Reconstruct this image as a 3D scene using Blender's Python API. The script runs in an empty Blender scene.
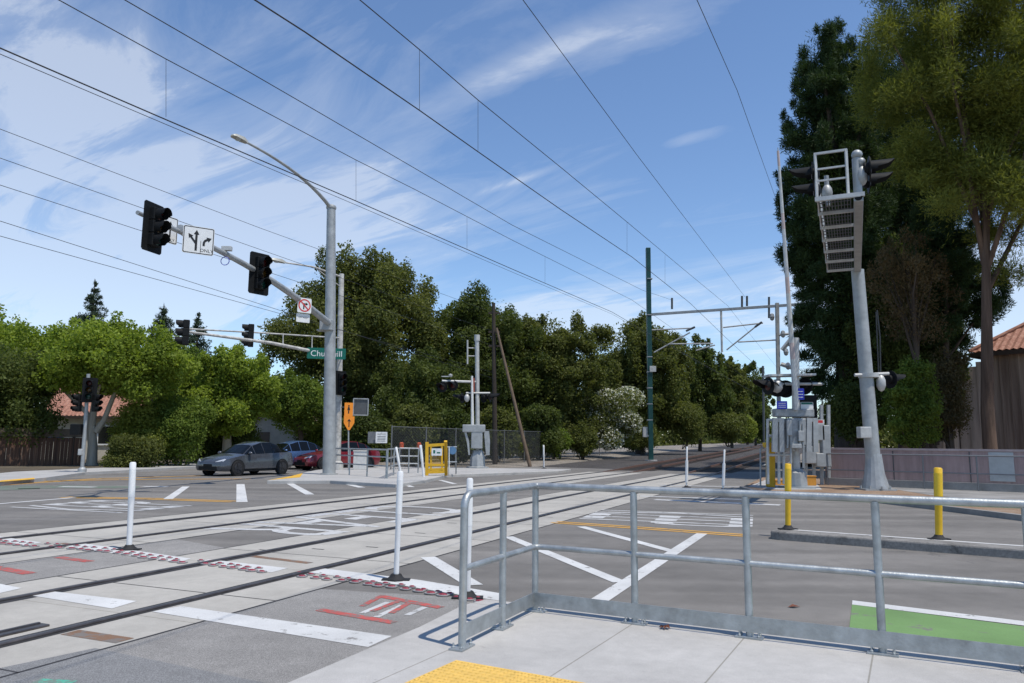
import bpy, math, random
import numpy as np
from mathutils import Vector, Matrix, Euler, noise as mnoise
random.seed(7)
R = math.radians
scene = bpy.context.scene
COL = scene.collection

# ------------------------------------------------------------------ camera
FPX = 750.0; CX = 512.0; CY = 341.5; EYE = 1.48
PITCH = math.atan(102.0 / FPX); ROLL = 0.009
cam_d = bpy.data.cameras.new("camera"); cam = bpy.data.objects.new("camera", cam_d); COL.objects.link(cam)
cam_d.sensor_width = 36.0; cam_d.lens = 36.0 * FPX / 1024.0; cam_d.clip_start = 0.05; cam_d.clip_end = 3000
CAMROT = Matrix.Rotation(R(90) + PITCH, 4, 'X') @ Matrix.Rotation(ROLL, 4, 'Z')
cam.matrix_world = Matrix.Translation((0, 0, EYE)) @ CAMROT
scene.camera = cam
EYEV = Vector((0, 0, EYE)); CM3 = CAMROT.to_3x3()

def ray(px, py):
    return CM3 @ Vector(((px - CX) / FPX, -(py - CY) / FPX, -1.0))
def G(px, py, z=0.0):
    "the point of the level z that the photo shows at px, py"
    d = ray(px, py); t = (z - EYE) / d.z
    return EYEV + d * t
def P(px, py, Y):
    "the point at distance Y in front of the camera seen at px, py"
    d = ray(px, py); return EYEV + d * (Y / d.y)
def zat(py, px, pt):
    "height at which the vertical line through pt is seen at row py"
    return P(px, py, pt.y).z

# ------------------------------------------------------------------ railway axis
TH = R(23.0)
U = Vector((math.sin(TH), math.cos(TH), 0)); N = Vector((-math.cos(TH), math.sin(TH), 0))
PA, PB, HG = 6.35, 10.7, 0.753
S_END = 39.5
def rise(s):
    return 0.0 if s < S_END else min(0.0155 * (s - S_END), 2.6)
def SP(s, p, z=0.0):
    v = U * s + N * p; return Vector((v.x, v.y, z))
def on_plane_p(px, py, p):
    d = ray(px, py); return EYEV + d * (p / d.dot(N))
def on_plane_s(px, py, s):
    d = ray(px, py); return EYEV + d * (s / d.dot(U))

# ------------------------------------------------------------------ materials
MATS = {}
def mat(name, col, rough=0.6, metal=0.0, var=0.12, scale=6.0, bump=0.0, bscale=60.0, spec=0.4, streak=False):
    if name in MATS: return MATS[name]
    m = bpy.data.materials.new(name); m.use_nodes = True
    nt = m.node_tree; nd = nt.nodes; lk = nt.links
    b = nd["Principled BSDF"]
    b.inputs["Roughness"].default_value = rough; b.inputs["Metallic"].default_value = metal
    b.inputs["Specular IOR Level"].default_value = spec
    tc = nd.new("ShaderNodeTexCoord")
    if var > 0:
        n = nd.new("ShaderNodeTexNoise"); n.inputs["Scale"].default_value = scale; n.inputs["Detail"].default_value = 8; n.inputs["Roughness"].default_value = .65
        src = tc.outputs["Object"]
        if streak:
            mp = nd.new("ShaderNodeMapping"); mp.inputs["Scale"].default_value = (1, 1, .08); lk.new(src, mp.inputs[0]); src = mp.outputs[0]
        lk.new(src, n.inputs["Vector"])
        mr = nd.new("ShaderNodeMapRange"); mr.inputs[1].default_value = .25; mr.inputs[2].default_value = .75
        mr.inputs[3].default_value = 1 - var * 1.6; mr.inputs[4].default_value = 1 + var
        lk.new(n.outputs["Fac"], mr.inputs[0])
        mx = nd.new("ShaderNodeMix"); mx.data_type = 'RGBA'; mx.blend_type = 'MULTIPLY'; mx.inputs[0].default_value = 1
        mx.inputs[6].default_value = (*col, 1); lk.new(mr.outputs[0], mx.inputs[7]); lk.new(mx.outputs[2], b.inputs["Base Color"])
        rr = nd.new("ShaderNodeMapRange"); rr.inputs[3].default_value = max(.05, rough - .12); rr.inputs[4].default_value = min(1, rough + .12)
        lk.new(n.outputs["Fac"], rr.inputs[0]); lk.new(rr.outputs[0], b.inputs["Roughness"])
    else:
        b.inputs["Base Color"].default_value = (*col, 1)
    if bump > 0:
        n2 = nd.new("ShaderNodeTexNoise"); n2.inputs["Scale"].default_value = bscale; n2.inputs["Detail"].default_value = 6
        lk.new(tc.outputs["Object"], n2.inputs["Vector"])
        bp = nd.new("ShaderNodeBump"); bp.inputs["Strength"].default_value = bump; bp.inputs["Distance"].default_value = .02
        lk.new(n2.outputs["Fac"], bp.inputs["Height"]); lk.new(bp.outputs[0], b.inputs["Normal"])
    MATS[name] = m; return m

def nodes_of(name):
    m = bpy.data.materials.new(name); m.use_nodes = True; MATS[name] = m
    return m, m.node_tree.nodes, m.node_tree.links, m.node_tree.nodes["Principled BSDF"]

def noise_node(nd, lk, vec, scale, detail=8, rough=.6, dist=0.0):
    n = nd.new("ShaderNodeTexNoise"); n.inputs["Scale"].default_value = scale; n.inputs["Detail"].default_value = detail
    n.inputs["Roughness"].default_value = rough; n.inputs["Distortion"].default_value = dist
    lk.new(vec, n.inputs["Vector"]); return n.outputs["Fac"]
def ramp(nd, lk, fac, stops):
    r = nd.new("ShaderNodeValToRGB"); els = r.color_ramp.elements
    while len(els) < len(stops): els.new(.5)
    for e, (p, c) in zip(els, stops):
        e.position = p; e.color = (*c, 1) if not isinstance(c, (int, float)) else (c, c, c, 1)
    lk.new(fac, r.inputs[0]); return r.outputs[0]
def mul(nd, lk, a, b, fac=1.0, mode='MULTIPLY'):
    x = nd.new("ShaderNodeMix"); x.data_type = 'RGBA'; x.blend_type = mode
    if isinstance(fac, float) or isinstance(fac, int): x.inputs[0].default_value = fac
    else: lk.new(fac, x.inputs[0])
    for i, v in ((6, a), (7, b)):
        if isinstance(v, tuple): x.inputs[i].default_value = (*v, 1)
        else: lk.new(v, x.inputs[i])
    return x.outputs[2]
def add_bump(nd, lk, b, h, strength, dist=.01):
    bp = nd.new("ShaderNodeBump"); bp.inputs["Strength"].default_value = strength; bp.inputs["Distance"].default_value = dist
    lk.new(h, bp.inputs["Height"]); lk.new(bp.outputs[0], b.inputs["Normal"])

def asphalt(name, base, tint=(1, 1, 1), speck=.5, cracks=True, streaks=None):
    m, nd, lk, b = nodes_of(name)
    g = nd.new("ShaderNodeTexCoord").outputs["Object"]
    big = noise_node(nd, lk, g, .35, 5, .6); mid = noise_node(nd, lk, g, 3.0, 6, .65); fine = noise_node(nd, lk, g, 140, 3, .7)
    c = ramp(nd, lk, big, [(.3, tuple(base * .82 * t for t in tint)), (.72, tuple(base * 1.14 * t for t in tint))])
    c = mul(nd, lk, c, ramp(nd, lk, mid, [(.3, .86), (.7, 1.08)]))
    c = mul(nd, lk, c, ramp(nd, lk, fine, [(.32, 1 - speck * .6), (.5, 1.0), (.68, 1 + speck)]))
    if streaks is not None:
        mp = nd.new("ShaderNodeMapping"); mp.inputs["Rotation"].default_value = (0, 0, -streaks); mp.inputs["Scale"].default_value = (.03, 1.0, 1)
        lk.new(g, mp.inputs[0])
        st = noise_node(nd, lk, mp.outputs[0], 1.1, 3, .5)
        c = mul(nd, lk, c, ramp(nd, lk, st, [(.32, .78), (.66, 1.10)]))
    if cracks:
        v = nd.new("ShaderNodeTexVoronoi"); v.feature = 'DISTANCE_TO_EDGE'; v.inputs["Scale"].default_value = .33
        w = nd.new("ShaderNodeVectorMath"); w.operation = 'ADD'
        nn = nd.new("ShaderNodeTexNoise"); nn.inputs["Scale"].default_value = 1.3; nn.inputs["Detail"].default_value = 6; lk.new(g, nn.inputs["Vector"])
        lk.new(g, w.inputs[0]); lk.new(nn.outputs["Color"], w.inputs[1]); lk.new(w.outputs[0], v.inputs["Vector"])
        mask = noise_node(nd, lk, g, .22, 3, .5)
        ck = ramp(nd, lk, v.outputs["Distance"], [(0, 1.0), (.006, 0.0)])
        ms = ramp(nd, lk, mask, [(.56, 0.0), (.62, .6)])
        f = mul(nd, lk, ck, ms)
        c = mul(nd, lk, c, (base * .35,) * 3, f, 'MIX')
    lk.new(c, b.inputs["Base Color"]); b.inputs["Roughness"].default_value = .86; b.inputs["Specular IOR Level"].default_value = .3
    add_bump(nd, lk, b, fine, .35, .006)
    return m

def concrete(name, base, tint=(1, 1, .98), joint=None, stain=.25, speck=.12):
    "joint = (angle, origin vector, along, across) saw-cut joints"
    m, nd, lk, b = nodes_of(name)
    g = nd.new("ShaderNodeTexCoord").outputs["Object"]
    big = noise_node(nd, lk, g, .8, 7, .65); mid = noise_node(nd, lk, g, 9, 6, .6); fine = noise_node(nd, lk, g, 180, 3, .7)
    c = ramp(nd, lk, big, [(.3, tuple(base * (1 - stain) * t for t in tint)), (.6, tuple(base * t for t in tint)), (.8, tuple(base * 1.08 * t for t in tint))])
    c = mul(nd, lk, c, ramp(nd, lk, mid, [(.3, .93), (.7, 1.05)]))
    c = mul(nd, lk, c, ramp(nd, lk, fine, [(.3, 1 - speck), (.7, 1 + speck)]))
    spots = ramp(nd, lk, noise_node(nd, lk, g, 14, 4, .55), [(.68, 1.0), (.74, .84)])
    c = mul(nd, lk, c, spots)
    if joint:
        ang, org, a, w = joint
        mp = nd.new("ShaderNodeMapping"); mp.vector_type = 'TEXTURE'
        mp.inputs["Location"].default_value = org; mp.inputs["Rotation"].default_value = (0, 0, ang)
        lk.new(g, mp.inputs[0])
        br = nd.new("ShaderNodeTexBrick"); br.offset = 0; br.inputs["Scale"].default_value = 1
        br.inputs["Brick Width"].default_value = a; br.inputs["Row Height"].default_value = w
        br.inputs["Mortar Size"].default_value = .006; br.inputs["Mortar Smooth"].default_value = .1; br.inputs["Bias"].default_value = 0
        br.inputs["Color1"].default_value = (1, 1, 1, 1); br.inputs["Color2"].default_value = (.97, .97, .97, 1); br.inputs["Mortar"].default_value = (.62, .61, .57, 1)
        lk.new(mp.outputs[0], br.inputs["Vector"])
        c = mul(nd, lk, c, br.outputs["Color"])
    lk.new(c, b.inputs["Base Color"]); b.inputs["Roughness"].default_value = .85; b.inputs["Specular IOR Level"].default_value = .3
    add_bump(nd, lk, b, mid, .15, .006)
    return m

def paint(name, col, wear=.35, scale=7.0):
    "road paint worn through to the grey beneath"
    m, nd, lk, b = nodes_of(name)
    g = nd.new("ShaderNodeTexCoord").outputs["Object"]
    n1 = noise_node(nd, lk, g, scale, 8, .72); n2 = noise_node(nd, lk, g, 1.2, 5, .6); n3 = noise_node(nd, lk, g, 90, 3, .7)
    th_ = .655 - .19 * wear
    f = ramp(nd, lk, n1, [(th_, 0.0), (th_ + .05, .85)])
    c = mul(nd, lk, tuple(col), ramp(nd, lk, n2, [(.3, .82), (.7, 1.05)]))
    c = mul(nd, lk, c, ramp(nd, lk, n3, [(.3, .88), (.7, 1.06)]))
    c = mul(nd, lk, c, (.17, .16, .148), f, 'MIX')
    lk.new(c, b.inputs["Base Color"]); b.inputs["Roughness"].default_value = .75; b.inputs["Specular IOR Level"].default_value = .3
    return m

# ------------------------------------------------------------------ mesh builder
ORG = {}
class MB:
    def __init__(s, M=None):
        s.v = []; s.f = []; s.mi = []; s.M = M
    def add(s, vs, fs, m=0):
        o = len(s.v)
        if s.M is not None: vs = [s.M @ Vector(v) for v in vs]
        s.v.extend(tuple(v) for v in vs); s.f.extend(tuple(i + o for i in f) for f in fs); s.mi.extend([m] * len(fs)); return s
    def box(s, c, size, rot=None, m=0):
        hx, hy, hz = size[0] / 2, size[1] / 2, size[2] / 2
        vs = [Vector((x, y, z)) for z in (-hz, hz) for y in (-hy, hy) for x in (-hx, hx)]
        if rot is not None:
            rm = Euler(rot).to_matrix() if not isinstance(rot, Matrix) else rot
            vs = [rm @ v for v in vs]
        c = Vector(c); vs = [v + c for v in vs]
        return s.add(vs, [(0, 2, 3, 1), (4, 5, 7, 6), (0, 1, 5, 4), (2, 6, 7, 3), (0, 4, 6, 2), (1, 3, 7, 5)], m)
    def beam(s, a, b, w, h, m=0, up=(0, 0, 1)):
        a = Vector(a); b = Vector(b); t = (b - a); L = t.length; t.normalize()
        upv = Vector(up)
        if abs(t.dot(upv)) > .99: upv = Vector((0, 1, 0))
        x = t.cross(upv).normalized(); z = x.cross(t).normalized()
        rm = Matrix((x, t, z)).transposed()
        return s.box((a + b) / 2, (w, L, h), rm, m)
    def tube(s, pts, r, n=8, m=0, caps=True):
        pts = [Vector(p) for p in pts]; k = len(pts)
        rs = r if isinstance(r, (list, tuple)) else [r] * k
        vs = []; fs = []; prev = None
        for i, p in enumerate(pts):
            t = (pts[min(i + 1, k - 1)] - pts[max(i - 1, 0)]).normalized()
            if prev is None:
                a = Vector((0, 0, 1)) if abs(t.z) < .9 else Vector((1, 0, 0)); x = t.cross(a).normalized()
            else:
                x = (prev - t * prev.dot(t)).normalized()
            prev = x; y = t.cross(x)
            for j in range(n):
                an = 2 * math.pi * j / n; vs.append(p + (x * math.cos(an) + y * math.sin(an)) * rs[i])
        for i in range(k - 1):
            for j in range(n):
                fs.append((i * n + j, i * n + (j + 1) % n, (i + 1) * n + (j + 1) % n, (i + 1) * n + j))
        if caps:
            fs.append(tuple(range(n - 1, -1, -1))); fs.append(tuple((k - 1) * n + j for j in range(n)))
        return s.add(vs, fs, m)
    def lathe(s, prof, n=16, c=(0, 0, 0), axis=None, m=0):
        "profile of (radius, height) turned about z through c, or about the given axis"
        rm = Vector(axis).to_track_quat('Z', 'Y').to_matrix() if axis is not None else Matrix.Identity(3)
        c = Vector(c); vs = []; fs = []
        for (r, h) in prof:
            for j in range(n):
                an = 2 * math.pi * j / n; vs.append(c + rm @ Vector((r * math.cos(an), r * math.sin(an), h)))
        for i in range(len(prof) - 1):
            for j in range(n): fs.append((i * n + j, i * n + (j + 1) % n, (i + 1) * n + (j + 1) % n, (i + 1) * n + j))
        fs.append(tuple(range(n - 1, -1, -1))); fs.append(tuple((len(prof) - 1) * n + j for j in range(n)))
        return s.add(vs, fs, m)
    def ball(s, c, r, n=10, sc=(1, 1, 1), m=0):
        k = n // 2 + 1; vs = []; fs = []; c = Vector(c)
        for i in range(k):
            ph = math.pi * i / (k - 1) - math.pi / 2
            for j in range(n):
                an = 2 * math.pi * j / n
                vs.append(c + Vector((r * sc[0] * math.cos(ph) * math.cos(an), r * sc[1] * math.cos(ph) * math.sin(an), r * sc[2] * math.sin(ph))))
        for i in range(k - 1):
            for j in range(n): fs.append((i * n + j, i * n + (j + 1) % n, (i + 1) * n + (j + 1) % n, (i + 1) * n + j))
        return s.add(vs, fs, m)
    def prism(s, outline, z0, z1, m=0):
        "outline of (x, y) pairs, counter-clockwise"
        k = len(outline)
        o = [(p[0], p[1]) for p in outline]
        A = sum(o[i][0] * o[(i + 1) % k][1] - o[(i + 1) % k][0] * o[i][1] for i in range(k))
        if A < 0: o.reverse()
        vs = [(x, y, z0) for x, y in o] + [(x, y, z1) for x, y in o]
        fs = [tuple(range(k - 1, -1, -1)), tuple(range(k, 2 * k))] + [(i, (i + 1) % k, k + (i + 1) % k, k + i) for i in range(k)]
        return s.add(vs, fs, m)
    def sheet(s, pts, z=None, m=0):
        vs = [Vector((p[0], p[1], p[2] if z is None else z)) for p in pts]
        k = len(vs); A = sum(vs[i].x * vs[(i + 1) % k].y - vs[(i + 1) % k].x * vs[i].y for i in range(k))
        if A < 0: vs.reverse()
        return s.add(vs, [tuple(range(k))], m)
    def build(s, name, mats, parent=None, loc=None, smooth=None, bevel=0.0, label=None):
        if not isinstance(mats, (list, tuple)): mats = [mats]
        me = bpy.data.meshes.new(name)
        org = Vector(loc) if loc is not None else (ORG.get(parent.name, Vector((0, 0, 0))) if parent is not None else Vector((0, 0, 0)))
        me.from_pydata([(v[0] - org.x, v[1] - org.y, v[2] - org.z) for v in s.v], [], s.f)
        for mm in mats: me.materials.append(mm)
        if len(mats) > 1: me.polygons.foreach_set("material_index", s.mi)
        if smooth is not None:
            me.polygons.foreach_set("use_smooth", [True] * len(s.f)); me.set_sharp_from_angle(angle=R(smooth))
        me.update()
        o = bpy.data.objects.new(name, me); COL.objects.link(o)
        if parent is not None:
            o.parent = parent; ORG[o.name] = org
        elif loc is not None:
            o.location = org; ORG[o.name] = org
        if bevel > 0:
            bv = o.modifiers.new("edges", 'BEVEL'); bv.width = bevel; bv.segments = 2; bv.limit_method = 'ANGLE'; bv.angle_limit = R(40)
        if label: o["label"] = label
        return o

def tag(o, label=None, cat=None, group=None, kind=None):
    if label: o["label"] = label
    if cat: o["category"] = cat
    if group: o["group"] = group
    if kind: o["kind"] = kind
    return o
def empty(name, label, cat, loc=(0, 0, 0), group=None, rz=0.0, local=False):
    o = bpy.data.objects.new(name, None); COL.objects.link(o); o.location = loc; o.rotation_euler = (0, 0, rz)
    o.empty_display_size = .2
    ORG[o.name] = Vector((0, 0, 0)) if local else Vector(loc)
    return tag(o, label, cat, group)
def structure(o): o["kind"] = "structure"; return o
CHILD = {}
def kids(o): return [c for c in COL.objects if c.parent is o]
def copy_tree(o, parent=None, memo=None):
    c = o.copy(); COL.objects.link(c); c.parent = parent
    for k in kids(o): copy_tree(k, c)
    return c

_txt = {}
def text_geo(body, size=1.0):
    if body not in _txt:
        cu = bpy.data.curves.new("lettering", 'FONT'); cu.body = body; cu.size = 1.0; cu.align_x = 'CENTER'; cu.align_y = 'CENTER'; cu.resolution_u = 3
        ob = bpy.data.objects.new("lettering", cu); COL.objects.link(ob)
        bpy.context.view_layer.update()
        me = bpy.data.meshes.new_from_object(ob.evaluated_get(bpy.context.evaluated_depsgraph_get()))
        _txt[body] = ([tuple(v.co) for v in me.vertices], [tuple(p.vertices) for p in me.polygons])
        bpy.data.objects.remove(ob); bpy.data.meshes.remove(me); bpy.data.curves.remove(cu)
    vs, fs = _txt[body]
    return [(x * size, y * size) for x, y, z in vs], fs
# ------------------------------------------------------------------ shared materials
WHITE = paint("white_road_paint", (.60, .60, .585), .33)
WHITE2 = paint("worn_white_road_paint", (.52, .52, .51), .5, 5)
ORANGE = paint("yellow_road_paint", (.62, .34, .07), .4)
REDP = paint("red_spray_paint", (.48, .10, .085), .85, 11)
TEALP = paint("teal_spray_paint", (.10, .42, .30), .9, 9)
GREENP = paint("green_lane_paint", (.165, .285, .105), .32, 3)
ROADDIR = R(-32.6)
M_ROAD = asphalt("road_asphalt", .185, (1.0, .94, .86), .45, True, ROADDIR)
M_OLD = asphalt("coarse_asphalt", .24, (1, .96, .90), .75, False)
M_PANEL = concrete("crossing_concrete", .42, (1, .95, .85), (math.pi / 2 - TH, (0, 0, 0), 2.44, 400), .22)
M_WALK = concrete("sidewalk_concrete", .45, (1, .968, .915), (math.atan2(-.465, .885), tuple(G(634, 623, .04)), .88, 400), .20, .18)
M_FWALK = concrete("far_walk_concrete", .42, (1, .98, .94), None, .2)
M_KERB = concrete("kerb_concrete", .30, (1, .97, .92), None, .5)
M_STEEL = mat("galvanised_steel", (.42, .445, .45), .5, .75, .24, 7, .10, 60)
M_GALV = mat("grey_steel_post", (.37, .385, .385), .5, .3, .2, 3, .06, 30)
M_ALU = mat("painted_aluminium", (.50, .505, .49), .5, .2, .2, 4)
M_DKGREY = mat("dark_grey_metal", (.09, .095, .10), .5, .2, .15, 6)
M_BLACK = mat("black_plastic", (.009, .010, .011), .62, 0, .2, 8, spec=.18)
M_RUBBER = mat("black_rubber", (.02, .02, .021), .75, 0, .3, 12)
M_WPOST = mat("white_plastic_post", (.74, .74, .73), .5, 0, .08, 6)
M_YPOST = mat("yellow_plastic", (.72, .44, .02), .5, 0, .10, 6)
M_YGATE = mat("yellow_gate_paint", (.70, .40, .02), .5, 0, .12, 5)
M_SIGNW = mat("white_sign_face", (.74, .75, .74), .4, 0, .05, 4)
M_SIGNK = mat("black_sign_ink", (.012, .012, .012), .5, 0, 0)
M_SIGNR = mat("red_sign_ink", (.55, .035, .035), .45, 0, 0)
M_SIGNG = mat("green_sign_face", (.004, .125, .09), .4, 0, .05, 4)
M_SIGNB = mat("blue_sign_face", (.02, .035, .42), .4, 0, .05, 4)
M_ORANGE = mat("orange_sign_face", (.80, .26, .02), .5, 0, .06, 4)
M_RAIL = mat("worn_rail_steel", (.13, .115, .11), .4, .75, .25, 8, .05)
M_RAILRUST = mat("rusty_rail_steel", (.17, .085, .055), .6, .3, .3, 9, .1)
M_FLANGE = mat("flangeway_rubber", (.035, .034, .036), .8, 0, .3, 5)
M_TIE = mat("weathered_tie", (.09, .075, .065), .9, 0, .3, 4)
M_WIRE = mat("wire_metal", (.05, .05, .052), .5, .5, 0)
M_WOOD = mat("weathered_pole_wood", (.055, .044, .036), .9, 0, .25, 3, .2, 30, .3, True)
M_LEAF = mat("dry_leaf_brown", (.16, .055, .03), .8, 0, .3, 20)
M_LENS_R = mat("red_lens_unlit", (.045, .005, .004), .35, 0, 0)
M_LENS_A = mat("amber_lens_unlit", (.07, .035, .006), .25, 0, 0)
M_LENS_G = mat("green_lens_unlit", (.006, .04, .03), .25, 0, 0)

def ground_mat():
    m, nd, lk, b = nodes_of("soil_and_litter")
    g = nd.new("ShaderNodeTexCoord").outputs["Object"]
    c = ramp(nd, lk, noise_node(nd, lk, g, .25, 8, .7), [(.3, (.06, .046, .03)), (.5, (.11, .088, .058)), (.7, (.16, .13, .09))])
    c = mul(nd, lk, c, ramp(nd, lk, noise_node(nd, lk, g, 14, 6, .75), [(.3, .6), (.7, 1.25)]))
    lk.new(c, b.inputs["Base Color"]); b.inputs["Roughness"].default_value = .95
    add_bump(nd, lk, b, noise_node(nd, lk, g, 20, 5, .7), .6, .03); return m
M_SOIL = ground_mat()
def dirt_mat():
    m, nd, lk, b = nodes_of("brown_mulch_dirt")
    g = nd.new("ShaderNodeTexCoord").outputs["Object"]
    c = ramp(nd, lk, noise_node(nd, lk, g, .9, 8, .7), [(.32, (.20, .12, .07)), (.5, (.27, .18, .115)), (.68, (.33, .25, .18))])
    c = mul(nd, lk, c, ramp(nd, lk, noise_node(nd, lk, g, 25, 6, .8), [(.3, .65), (.7, 1.25)]))
    lk.new(c, b.inputs["Base Color"]); b.inputs["Roughness"].default_value = .95
    add_bump(nd, lk, b, noise_node(nd, lk, g, 30, 5, .7), .7, .03); return m
M_DIRT = dirt_mat()
def ballast_mat(name, dark, light):
    m, nd, lk, b = nodes_of(name)
    g = nd.new("ShaderNodeTexCoord").outputs["Object"]
    v = nd.new("ShaderNodeTexVoronoi"); v.inputs["Scale"].default_value = 16; lk.new(g, v.inputs["Vector"])
    c = mul(nd, lk, ramp(nd, lk, noise_node(nd, lk, g, .5, 6, .65), [(.3, dark), (.7, light)]), ramp(nd, lk, v.outputs["Color"], [(0.1, .55), (.9, 1.35)]))
    lk.new(c, b.inputs["Base Color"]); b.inputs["Roughness"].default_value = .9
    add_bump(nd, lk, b, v.outputs["Distance"], 1.0, .05); return m
M_BALLAST = ballast_mat("oily_track_ballast", (.045, .04, .037), (.085, .075, .068))
M_SHOULDER = ballast_mat("pale_gravel", (.19, .165, .135), (.30, .265, .22))

# ------------------------------------------------------------------ ground, roads, pavements
structure(MB().sheet([(-900, -60), (900, -60), (900, 1600), (-900, 1600)], -.03).build("ground", M_SOIL))
structure(MB().sheet([(-70, -25), (60, -25), (60, 20), (20, 44), (-16, 140), (-70, 140)], 0).build("road", M_ROAD))

def strip(s0, s1, p0, p1, z):
    return [SP(s0, p0, z), SP(s1, p0, z), SP(s1, p1, z), SP(s0, p1, z)]
pav = MB()
for pc in (PA, PB):
    pav.sheet(strip(-20, S_END, pc - 1.5, pc + 1.5, .002))
structure(pav.build("crossing_pavement", M_PANEL))
# coarse asphalt between the tracks on the near side of the stud line, and before the pavement
structure(MB().sheet([SP(-20, PA + 1.502, .002), SP(8.35, PA + 1.502, .002), SP(8.75, PB - 1.502, .002), SP(-20, PB - 1.502, .002)]).build("old_asphalt_strip", M_OLD))
structure(MB().sheet([SP(-20, PA - 1.502, .002), SP(6.5, PA - 1.502, .002), G(500, 600, .002), G(520, 640, .002), SP(-20, -2, .002)]).build("old_asphalt_patch", M_OLD))
structure(MB().sheet([G(0, 668, .003), G(95, 648, .003), G(300, 690, .003), G(160, 720, .003), G(0, 720, .003)]).build("patched_asphalt", asphalt("patch_asphalt", .20, (1, 1, .99), .7, False)))

# near pavement the guard rail stands on
ZS = .04
C0 = G(535, 611, ZS); RD = (G(890, 655, ZS) - C0).normalized(); RO = Vector((-RD.y, RD.x, 0))
e0, e1 = G(285, 683, ZS), G(420, 626, ZS)
ext = e0 + (e0 - e1).normalized() * 7
edge = [ext, e0, e1, G(462, 605, ZS), G(486, 599, ZS), C0 - RD * .05 + RO * .25, C0 + RD * .25 + RO * .24, C0 + RD * 14 + RO * .24]
structure(MB().prism([(p.x, p.y) for p in edge] + [(9, -8), (-7, -8)], -.15, ZS).build("sidewalk", M_WALK, bevel=.012))
# yellow tactile panel with its domes
tp = [G(455, 660.5, ZS), G(590, 684.5, ZS)]; tdir = (tp[1] - tp[0]).normalized(); tback = Vector((tdir.y, -tdir.x, 0))
TM = Matrix.Translation(tp[0]) @ Matrix.Rotation(math.atan2(tdir.y, tdir.x), 4, 'Z')
t = MB(TM); t.box((.62, -.45, .002), (1.22, .9, .006))
for i in range(24):
    for j in range(17):
        t.lathe([(.016, .004), (.013, .0035), (.007, .010)], 8, (.035 + i * .05, -.03 - j * .05, .001))
tac = t.build("tactile_paving", mat("yellow_tactile", (.74, .47, .11), .7, 0, .12, 12), loc=tp[0], smooth=30)
tag(tac, "yellow tactile paving panel with raised domes let into the near sidewalk", "tactile paving")

# far left pavement and kerbs
fk = [Vector((-21, 12, 0)), G(-60, 490), G(0, 485.6), G(45, 481), G(85, 475.2), G(170, 470.2), G(228, 466.6), G(262, 464)]
fk.append(fk[-1] + (fk[-1] - fk[-2]).normalized() * 60)
outl = [(p.x, p.y) for p in fk] + [(p.x - 3.0, p.y) for p in reversed(fk)]
structure(MB().prism(outl, -.2, .12).build("far_sidewalk", M_FWALK))
structure(MB().prism([(p.x - 3.0, p.y) for p in fk] + [(-120, 130), (-120, 12)], -.2, .135).build("planting_ground", M_SOIL))
tag(MB().sheet([G(-8, 482.4, .125), G(2, 480.2, .125), G(34, 477.6, .125), G(35, 479.0, .125)], .125).build("tactile_paving", mat("far_yellow_tactile", (.70, .40, .04), .7, 0, .15, 5)),
    "flat yellow tactile patch at the kerb beside the brown fence", "tactile paving")
# traffic island with the gate and the signal poles
IZ = .12
isl = [G(267, 480.5, IZ), G(292, 476.2, IZ), G(303, 472.6, IZ), G(316, 470, IZ), G(350, 466, IZ), SP(38.0, 19.6), SP(S_END, 13.2), SP(36.5, 12.9), G(447, 474.5, IZ), G(425, 480, IZ), G(396, 484, IZ), G(330, 480.3, IZ)]
structure(MB().prism([(p.x, p.y) for p in isl], -.2, IZ).build("island_pavement", M_FWALK, bevel=.02))
tag(MB().sheet([G(268.5, 480, IZ + .004), G(290, 476.3, IZ + .004), G(303, 473, IZ + .004), G(300, 477.3, IZ + .004)], IZ + .004).build("tactile_paving", MATS["far_yellow_tactile"]),
    "yellow tactile patch on the point of the traffic island", "tactile paving")

# right-hand verge: pavement edge, dirt and the gravel behind the gate
vz = .10
near = [G(742, 487, vz), G(758, 492, vz), G(800, 493.5, vz), G(870, 498, vz), G(940, 506, vz), G(1024, 516, vz), G(1150, 533, vz), G(1400, 560, vz)]
far_ = [SP(S_END, 2.9), SP(48, 2.0), Vector((60, 60, 0))]
structure(MB().prism([(p.x, p.y) for p in near] + [(60, 8), (60, 60), (SP(48, 2).x, SP(48, 2).y), (SP(S_END, 2.9).x, SP(S_END, 2.9).y)], -.2, vz).build("verge_ground", M_DIRT))
k = MB()
for a, b2 in zip(near[:-1], near[1:]):
    k.beam((a.x, a.y, .03), (b2.x, b2.y, .03), .16, .18)
structure(k.build("verge_kerb", M_KERB))
structure(MB().sheet([G(880, 487, vz + .004), G(1024, 491, vz + .004), G(1300, 500, vz + .004), G(1300, 525, vz + .004), G(1024, 505, vz + .004), G(930, 495, vz + .004)], vz + .004).build("wall_footpath", M_KERB))
structure(MB().sheet([G(748, 486.5, vz + .004), G(778, 489.5, vz + .004), G(822, 489.5, vz + .004), G(815, 482, vz + .004), G(765, 480, vz + .004)], vz + .004).build("gate_apron", M_FWALK))

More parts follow.
